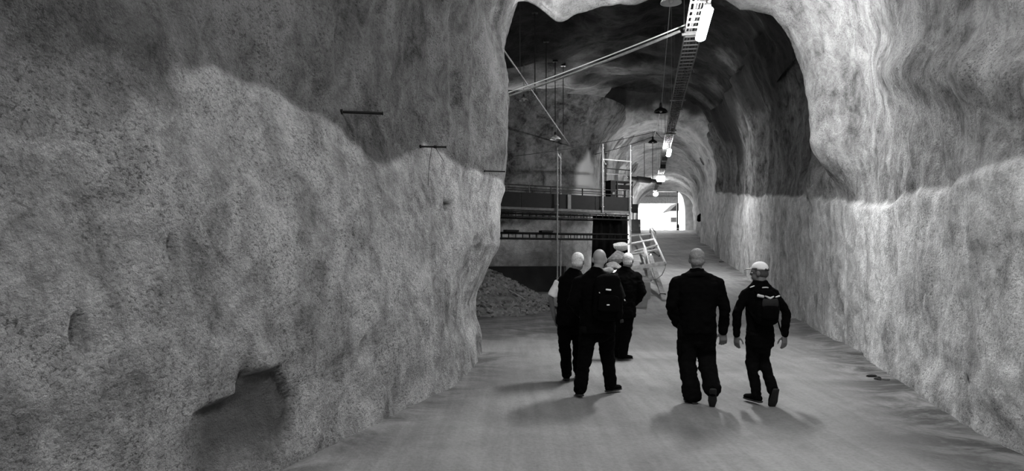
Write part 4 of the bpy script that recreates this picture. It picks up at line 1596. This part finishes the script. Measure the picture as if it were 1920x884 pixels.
def person(loc, label, rz=0.0, H=1.75, sh=.2, chest=(.17, .125), belly=(.17, .125), hip_w=.095, hem=.76, hips=(0, 0), lean=(0, 0),
           feet=None, arms=None, head_yaw=0.0, head_tilt=0.0, head_off=(0, 0), hair=None, skin=SKIN, jacket_mat=BLACKC, trouser_mat=BLACKC,
           leg_r=(.1, .085, .075), sleeve_r=(.072, .062, .05), short_sleeve=False, shoe_sole=SOLE, extra=None, seed=0, hand_s=1.0, jacket_name='jacket', collar=True):
    s = H / 1.75
    root = empty('person', loc, rz)
    tag(root, label, 'person', 'people walking up the tunnel')
    V = lambda x, y, z: Vector((x * 1.0, y * 1.0, z * s))
    hx, hy = hips
    lx, ly = lean
    neck = V(lx, ly, 1.49)
    hd = V(lx + head_off[0], ly + head_off[1] + .02, 1.635)
    HM = Matrix.Translation(hd) @ Matrix.Rotation(head_yaw, 4, 'Z') @ Matrix.Rotation(head_tilt, 4, 'X')
    shl = {-1: V(lx - sh + .02, ly, 1.352), 1: V(lx + sh - .02, ly, 1.352)}
    # ---- body, one continuous surface
    bm = bmesh.new()
    hs = s * 1.02
    ell(bm, (0, -.005 * hs, .03 * hs), (.078 * hs, .097 * hs, .09 * hs), HM)
    ell(bm, (0, .03 * hs, -.055 * hs), (.058 * hs, .066 * hs, .066 * hs), HM)
    ell(bm, (0, -.01, -.02 * hs), (.07 * hs, .08 * hs, .075 * hs), HM)
    loft(bm, [HM @ Vector((0, .085 * hs, .02)), HM @ Vector((0, .108 * hs, -.018)), HM @ Vector((0, .092 * hs, -.028))], [.009, .014, .012], seg=8)
    loft(bm, [HM @ Vector((-.022, .086 * hs, -.062)), HM @ Vector((0, .095 * hs, -.062)), HM @ Vector((.022, .086 * hs, -.062))], [.006, .009, .006], side=(0, 0, 1), seg=8)
    loft(bm, [HM @ Vector((-.045, .08 * hs, .022)), HM @ Vector((0, .094 * hs, .024)), HM @ Vector((.045, .08 * hs, .022))], [.01, .011, .01], side=(0, 0, 1), seg=8)
    for q in (-1, 1):
        ell(bm, (q * .08 * hs, -.005, -.012 * hs), (.012, .024, .034), HM, 12)
    loft(bm, [neck - V(0, 0, .09), neck, HM @ Vector((0, -.02, -.05))], [(.07, .065), (.058, .06), (.056, .06)], seg=14)
    loft(bm, [V(hx, hy, .86), V(hx, hy, .98), V((hx + lx) / 2, (hy + ly) / 2, 1.12), V(lx, ly, 1.3), V(lx, ly, 1.42)],
         [(.15, .1), (belly[0] - .03, belly[1] - .03), (belly[0] - .03, belly[1] - .03), (chest[0] - .03, chest[1] - .03), (sh * .62, .08)], seg=20)
    for q, k in ((-1, 'L'), (1, 'R')):
        f = feet[k]
        hipj = V(hx + q * hip_w, hy, .9)
        kn = V(*f['knee']); an = V(*f['ankle'])
        loft(bm, [hipj, kn, an], [.075 * s, .052 * s, .038 * s], seg=12)
        toe = an + Vector((math.sin(f.get('yaw', 0)), math.cos(f.get('yaw', 0)), 0)) * .05 - Vector((0, 0, .03))
        loft(bm, [an, toe], [.036, .03], seg=10)
        a = arms[k]
        el = V(*a['elbow']); wr = V(*a['wrist'])
        loft(bm, [shl[q], el, wr], [.052 * s, .041 * s, .029 * s], seg=12)
        if a.get('hand', True):
            hdir = Vector(a.get('dir', tuple((wr - el).normalized())))
            loft(bm, [wr - hdir * .03, wr + hdir * .02], [.029 * s, .026 * s], seg=10)
            hand_into(bm, wr + hdir * .015, hdir, a.get('palm', (-q, 0, 0)), hand_s * s, a.get('curl', .45), a.get('thumb', 1))
    body = link('body', fuse(bm, .0075, 2), skin, root)
    # ---- eyes
    for q in (-1, 1):
        bm = bmesh.new(); ell(bm, (q * .031 * hs, .079 * hs, .0), (.012, .012, .009), HM, 10)
        from_bm('eye', bm, PAINTW, root, True)
    # ---- trousers
    bm = bmesh.new()
    loft(bm, [V(hx, hy, .74), V(hx, hy, .86), V(hx, hy, 1.0)], [(hip_w + leg_r[0] * .85, .115), (hip_w + leg_r[0] * .95, .13), (belly[0], belly[1])], seg=22)
    for q, k in ((-1, 'L'), (1, 'R')):
        f = feet[k]
        hipj = V(hx + q * hip_w, hy, .86); kn = V(*f['knee']); an = V(*f['ankle'])
        mid = hipj.lerp(kn, .5)
        low = kn.lerp(an, .55)
        end = kn.lerp(an, .98)
        loft(bm, [hipj, mid, kn, low, end], [leg_r[0], (leg_r[0] + leg_r[1]) / 2, leg_r[1], leg_r[2], leg_r[2] * f.get('cuff', 1.0)], seg=18)
    link('trousers', fuse(bm, .011, 5, .010, seed + 3, .012), trouser_mat, root)
    # ---- shoes
    for q, k in ((-1, 'L'), (1, 'R')):
        f = feet[k]
        an = V(*f['ankle'])
        FM = Matrix.Translation(an) @ Matrix.Rotation(-f.get('yaw', 0), 4, 'Z') @ Matrix.Rotation(-f.get('pitch', 0), 4, 'X')
        h = -.088 * s
        bm = bmesh.new()
        loft(bm, [(0, -.055, h + .045), (0, .02, h + .05), (0, .1, h + .042), (0, .17, h + .034)], [(.038, .04), (.042, .045), (.048, .034), (.04, .028)], seg=14)
        loft(bm, [(0, -.01, h + .03), (0, -.012, h + .115)], [(.04, .05), (.042, .05)], seg=14)
        me = fuse(bm, .009, 3)
        co = [v.co.copy() for v in me.vertices]
        for v, c in zip(me.vertices, co):
            v.co = FM @ Vector((c.x, c.y, max(c.z, h + .014)))
        sh_o = link('shoe', me, jacket_mat, root)
        bm = bmesh.new()
        loft(bm, [(0, -.075, h + .01), (0, .0, h + .01), (0, .1, h + .01), (0, .19, h + .01)], [(.036, .012), (.04, .012), (.05, .012), (.032, .012)], seg=14, power=3)
        for v in bm.verts: v.co = FM @ v.co
        from_bm('sole', bm, shoe_sole, sh_o, True)
    # ---- jacket
    bm = bmesh.new()
    zs = [hem, hem + .1, .98, 1.12, 1.27, 1.36, 1.42, 1.465, 1.505]
    rows_r = [(belly[0] + .018, belly[1] + .02), (belly[0] + .018, belly[1] + .022), (belly[0] + .012, belly[1] + .02), ((belly[0] + chest[0]) / 2 + .012, belly[1] + .015),
              (chest[0] + .025, chest[1] + .015), (sh * .98, chest[1]), (sh * .86, .105), (sh * .62, .09), (sh * .4, .08)]
    pts = []
    for z in zs:
        t = min(1, max(0, (z - .9) / .45))
        pts.append(V(hx + (lx - hx) * t, hy + (ly - hy) * t, z))
    loft(bm, pts, rows_r, seg=26, cap='flat', power=2.3)
    for q, k in ((-1, 'L'), (1, 'R')):
        a = arms[k]
        el = V(*a['elbow']); wr = V(*a['wrist'])
        sp = shl[q] + Vector((-q * .015, 0, .005))
        if short_sleeve:
            continue
        end = wr + (wr - el).normalized() * .0
        loft(bm, [sp, sp.lerp(el, .5), el, el.lerp(end, .6), end], [sleeve_r[0], (sleeve_r[0] + sleeve_r[1]) / 2, sleeve_r[1], (sleeve_r[1] + sleeve_r[2]) / 2, sleeve_r[2]], seg=16)
    if collar:
        loft(bm, [neck - V(0, 0, .04), neck + V(head_off[0] * .4, .0, .045)], [(.095, .09), (.078, .082)], seg=18, cap='flat')
    jk = link(jacket_name, fuse(bm, .011, 5, .011, seed + 9), jacket_mat, root)
    if short_sleeve:
        for q, k in ((-1, 'L'), (1, 'R')):
            a = arms[k]
            el = V(*a['elbow'])
            bm = bmesh.new()
            sp = shl[q] + Vector((-q * .015, 0, .0))
            loft(bm, [sp, sp.lerp(el, .5), sp.lerp(el, .86)], [.066, .068, .066], seg=16, cap='flat')
            link('shirt_sleeve', fuse(bm, .01, 3, .006, seed + 12), WHITEC, root)
    # ---- hair
    if hair:
        mat, style = hair
        bm = bmesh.new()
        ell(bm, (0, -.014 * hs, .034 * hs), (.085 * hs, .1 * hs, .094 * hs), HM, 26)
        if style == 'full':
            ell(bm, (0, -.035 * hs, -.02 * hs), (.078 * hs, .075 * hs, .065 * hs), HM, 20)
        me = fuse(bm, .008, 2, .0018, seed + 21, None, .02)
        inv = HM.inverted()
        b2 = bmesh.new(); b2.from_mesh(me)
        kill = []
        for v in b2.verts:
            c = inv @ v.co
            lim = -.07 * hs + max(0, c.y + .01) * 1.9 if style == 'full' else -.015 * hs + max(0, c.y) * .6
            if style == 'top': lim = .055 * hs + max(0, c.y) * .2
            if c.z < lim: kill.append(v)
        bmesh.ops.delete(b2, geom=kill, context='VERTS')
        b2.to_mesh(me); b2.free()
        link('hair', me, mat, root)
    if extra:
        extra(root, V, HM, hs, lx, ly)
    return root


def foot(knee, ankle, yaw=0.0, pitch=0.0, cuff=1.0):
    return dict(knee=knee, ankle=ankle, yaw=yaw, pitch=pitch, cuff=cuff)


def backpack(root, c, w, h, d, mats, V, ly, taper=.8):
    """rounded rucksack on the back, facing -Y"""
    bm = bmesh.new()
    x, z = c
    loft(bm, [V(x, ly - .12 - d / 2, z - h / 2 + .04), V(x, ly - .14 - d / 2, z), V(x, ly - .11 - d / 2, z + h / 2 - .05)], [(w / 2, d / 2 + .02), (w / 2, d / 2 + .03), (w / 2 * taper, d / 2)], seg=20, power=3)
    pk = link('backpack', fuse(bm, .012, 4, .008, 77), mats, root)
    bm = bmesh.new()
    loft(bm, [V(x, ly - .18 - d, z - h * .3), V(x, ly - .185 - d, z - h * .02)], [(w * .36, .03), (w * .34, .03)], seg=16, power=3)
    link('pack_pocket', fuse(bm, .012, 3, .004, 78), mats, pk)
    for q in (-1, 1):
        bm = bmesh.new()
        pts = [V(x + q * w * .36, ly - .13, z - h * .4), V(x + q * (w * .42 + .03), ly - .02, z - .02), V(x + q * w * .38, ly + .12, z + h * .2), V(x + q * w * .36, ly + .09, z + h * .42), V(x + q * w * .3, ly - .04, z + h * .52), V(x + q * w * .26, ly - .12, z + h * .44)]
        loft(bm, pts, [(.03, .012)] * 6, side=(1, 0, 0), seg=8)
        from_bm('shoulder_strap', bm, mats, pk, True)
    return pk


def chip(parent, name, pts, r, mat, side=(0, 0, 1)):
    bm = bmesh.new()
    loft(bm, pts, r, side=side, seg=8)
    return from_bm(name, bm, mat, parent, True)


# -- the two on the ramp side
def extra_p4(root, V, HM, hs, lx, ly):
    # cuffs and collar flap
    bm = bmesh.new()
    loft(bm, [V(-.11, ly - .07, 1.455), V(0, ly - .105, 1.475), V(.11, ly - .07, 1.455)], [(.03, .02)] * 3, side=(0, 0, 1), seg=10)
    from_bm('collar', bm, DARKC, root, True)
    chip(root, 'cuff', [V(.293, -.005, .86), V(.292, .0, .82)], [(.056, .054), (.054, .05)], DARKC, (1, 0, 0))
    # cargo pockets
    chip(root, 'thigh_pocket', [V(-.205, -.02, .70), V(-.2, -.01, .56)], [(.03, .07), (.028, .07)], BLACKC, (1, 0, 0))


def P_loc(px, Y): return ((px - 960) / F * Y, Y, 0.0)


person(P_loc(1307, 8.25), 'burly man in a black jacket with one hand in his pocket and short pale hair', rz=-.08, H=1.76, sh=.255, chest=(.215, .155), belly=(.192, .165), hip_w=.1, hem=.80,
       feet=dict(L=foot((-.11, .05, .48), (-.055, -.02, .09), -.25, 0, 1.1), R=foot((.12, .10, .5), (.13, -.22, .20), .12, .95)),
       arms=dict(L=dict(elbow=(-.305, -.03, 1.10), wrist=(-.21, .06, .90), hand=False), R=dict(elbow=(.302, -.04, 1.11), wrist=(.292, .0, .83), dir=(.03, .05, -1), palm=(0, 1, .0), curl=.7, thumb=-1)),
       hair=(plain('grey_hair', .2, .7, var=.3, scale=60), 'full'), skin=SKIN_D, trouser_mat=DARKC, leg_r=(.125, .105, .098), sleeve_r=(.088, .068, .052), extra=extra_p4, seed=1, hand_s=1.15)


def extra_p5(root, V, HM, hs, lx, ly):
    # cap with bill
    bm = bmesh.new()
    ell(bm, (0, -.008 * hs, .045 * hs), (.088 * hs, .105 * hs, .092 * hs), HM, 26)
    me = bpy.data.meshes.new('cap'); inv = HM.inverted()
    kill = [v for v in bm.verts if (inv @ v.co).z < .03 * hs + ((inv @ v.co).y - .0) * .22]
    bmesh.ops.delete(bm, geom=kill, context='VERTS')
    bm.to_mesh(me); bm.free()
    cp = link('cap', me, WHITEC, root)
    md = cp.modifiers.new('t', 'SOLIDIFY'); md.thickness = .005
    bm = bmesh.new()
    loft(bm, [HM @ Vector((0, .08 * hs, .052 * hs)), HM @ Vector((0, .13 * hs, .05 * hs)), HM @ Vector((0, .175 * hs, .036 * hs))], [(.072, .006), (.07, .006), (.045, .005)], side=HM.to_3x3() @ Vector((1, 0, 0)), seg=16)
    from_bm('cap_bill', bm, WHITEC, cp, True)
    bm = bmesh.new()
    loft(bm, [HM @ Vector((-.06, -.085, .03)), HM @ Vector((0, -.108, .022)), HM @ Vector((.06, -.085, .03))], [.006, .006, .006], seg=8)
    from_bm('cap_strap', bm, GREYC, cp, True)
    pk = backpack(root, (0, 1.22), .27, .40, .11, BLACKC, V, ly, .85)
    yb = ly - .295
    panel = chip(pk, 'pack_panel', [V(-.08, yb + .01, 1.27), V(0, yb - .005, 1.265), V(.08, yb + .01, 1.27)], [(.05, .012)] * 3, plain('pack_grey', .012, .8))
    chip(pk, 'reflective_strip', [V(-.125, yb + .05, 1.36), V(-.07, yb + .03, 1.345)], [(.018, .01), (.016, .01)], plain('dull_reflector', .5, .4))
    chip(pk, 'reflective_strip', [V(-.05, yb + .02, 1.352), V(.0, yb + .01, 1.325), V(.04, yb + .02, 1.347)], [(.008, .008), (.016, .008), (.008, .008)], plain('dull_reflector', .5, .4))
    chip(pk, 'reflective_strip', [V(.075, yb + .03, 1.34), V(.12, yb + .05, 1.352)], [(.008, .01), (.010, .01)], plain('dull_reflector', .5, .4))
    chip(pk, 'grab_loop', [V(-.03, ly - .15, 1.45), V(0, ly - .17, 1.455), V(.03, ly - .15, 1.45)], [.008] * 3, plain('dull_reflector', .5, .4))
    chip(pk, 'shoulder_reflector', [V(-.15, ly - .09, 1.452), V(-.11, ly - .10, 1.47)], [(.006, .012)] * 2, REFLECT)
    chip(pk, 'hanging_strap', [V(.14, ly - .16, 1.05), V(.18, ly - .12, .95), V(.22, ly - .10, .86)], [(.012, .006)] * 3, DARKC)
    chip(pk, 'chest_tag', [V(-.04, yb + .01, 1.10), V(.03, yb + .01, 1.10)], [(.006, .006)] * 2, GREYC)


person(P_loc(1425, 8.3), 'slim walker in white cap and black jacket with a small reflective rucksack', rz=.06, H=1.60, sh=.2, chest=(.148, .115), belly=(.135, .115), hip_w=.08, hem=.70,
       feet=dict(L=foot((-.075, .05, .5), (-.055, -.02, .1), -.3, 0), R=foot((.075, .09, .52), (.075, -.18, .18), .05, 1.05)),
       arms=dict(L=dict(elbow=(-.285, -.05, 1.15), wrist=(-.268, .02, .86), dir=(.04, .12, -1), palm=(.6, .4, 0), curl=.35, thumb=1), R=dict(elbow=(.29, -.05, 1.15), wrist=(.272, -.04, .86), dir=(.0, .02, -1), palm=(-.3, 1, 0), curl=.4, thumb=-1)),
       head_yaw=.95, head_tilt=-.05, hair=(HAIR_D, 'full'), skin=SKIN_D, trouser_mat=DARKC, leg_r=(.085, .072, .06), sleeve_r=(.06, .052, .043), extra=extra_p5, seed=2, hand_s=1.1)


# -- the three by the pillar
def extra_p2(root, V, HM, hs, lx, ly):
    pk = backpack(root, (.12, 1.20), .36, .5, .14, BLACKC, V, ly, .8)
    yb = ly - .35
    chip(pk, 'buckle', [V(.09, yb + .02, 1.285), V(.14, yb + .02, 1.28)], [(.010, .008)] * 2, REFLECT)
    chip(pk, 'buckle', [V(.10, yb + .0, 1.108), V(.12, yb + .0, 1.108)], [.008, .008], REFLECT)
    chip(pk, 'buckle', [V(.185, yb + .02, 1.11), V(.215, yb + .03, 1.114)], [.012, .012], REFLECT)
    chip(pk, 'zip_pull', [V(.315, ly - .2, 1.16), V(.32, ly - .2, 1.15)], [.006, .006], REFLECT)
    chip(pk, 'zip_pull', [V(.01, yb + .04, 1.25), V(.015, yb + .04, 1.245)], [.005, .005], REFLECT)
    lb = chip(pk, 'pack_label', [V(.265, ly - .2, .905), V(.3, ly - .19, .91)], [(.022, .006)] * 2, GREYC)
    chip(pk, 'strap_edge', [V(.2, ly - .1, 1.455), V(.245, ly - .13, 1.42), V(.29, ly - .17, 1.3), V(.32, ly - .18, 1.2)], [(.010, .008)] * 4, GREYC)
    chip(root, 'hem_patch', [V(-.2, ly - .14, .80), V(-.14, ly - .17, .80)], [(.04, .01)] * 2, DARKC)


person(P_loc(1119, 8.7), 'bald man in black with a rucksack, nearest of the three by the pillar', rz=-.05, H=1.76, sh=.235, chest=(.2, .145), belly=(.195, .15), hip_w=.1, hem=.74, head_off=(.035, 0), lean=(.0, .03), hips=(.01, .05),
       feet=dict(L=foot((-.13, .05, .5), (-.205, -.09, .1), -.1, .1, 1.1), R=foot((.14, .22, .5), (.185, .22, .095), .75, 0)),
       arms=dict(L=dict(elbow=(-.29, -.02, 1.12), wrist=(-.2, .16, .98), dir=(.5, .7, -.2), palm=(0, -.3, -1)), R=dict(elbow=(.285, .0, 1.12), wrist=(.2, .2, 1.0), dir=(-.4, .8, 0), palm=(0, 0, -1))),
       hair=None, skin=SKIN, leg_r=(.115, .095, .078), sleeve_r=(.085, .07, .055), extra=extra_p2, seed=3, shoe_sole=SOLE)

person(P_loc(1070, 9.75), 'white-haired man in dark vest over white short sleeves, closest to the pillar', rz=-.1, H=1.72, sh=.215, chest=(.19, .14), belly=(.185, .15), hip_w=.09, hem=.76, head_off=(.07, 0), lean=(.03, 0),
       feet=dict(L=foot((-.08, .04, .48), (-.05, -.06, .1), -.1, .15), R=foot((.1, .12, .5), (.1, .2, .1), .2, 0)),
       arms=dict(L=dict(elbow=(-.27, -.02, 1.12), wrist=(-.225, .05, .86), dir=(.2, .4, -.9), palm=(1, 0, 0), curl=.5), R=dict(elbow=(.25, .0, 1.1), wrist=(.2, .15, .9), dir=(0, .5, -.8), palm=(-1, 0, 0))),
       head_yaw=-.35, hair=(HAIR_W, 'full'), skin=SKIN_D, leg_r=(.105, .085, .075), short_sleeve=True, seed=4, jacket_name='vest')

person(P_loc(1169, 11.6), 'grey-haired man in black jacket with hands in pockets, farthest ahead beside the kerb', rz=-.05, H=1.72, sh=.225, chest=(.195, .14), belly=(.18, .15), hip_w=.085, hem=.7, head_off=(.06, 0), lean=(.02, 0),
       feet=dict(L=foot((-.09, .06, .5), (-.1, .12, .1), -.2, 0), R=foot((.05, .02, .48), (-.02, -.05, .1), 1.0, 0)),
       arms=dict(L=dict(elbow=(-.29, -.05, 1.12), wrist=(-.2, .08, .93), hand=False), R=dict(elbow=(.29, -.05, 1.12), wrist=(.2, .08, .93), hand=False)),
       head_yaw=-.5, hair=(HAIR_W, 'full'), skin=SKIN_D, leg_r=(.11, .09, .08), sleeve_r=(.085, .072, .055), seed=5)
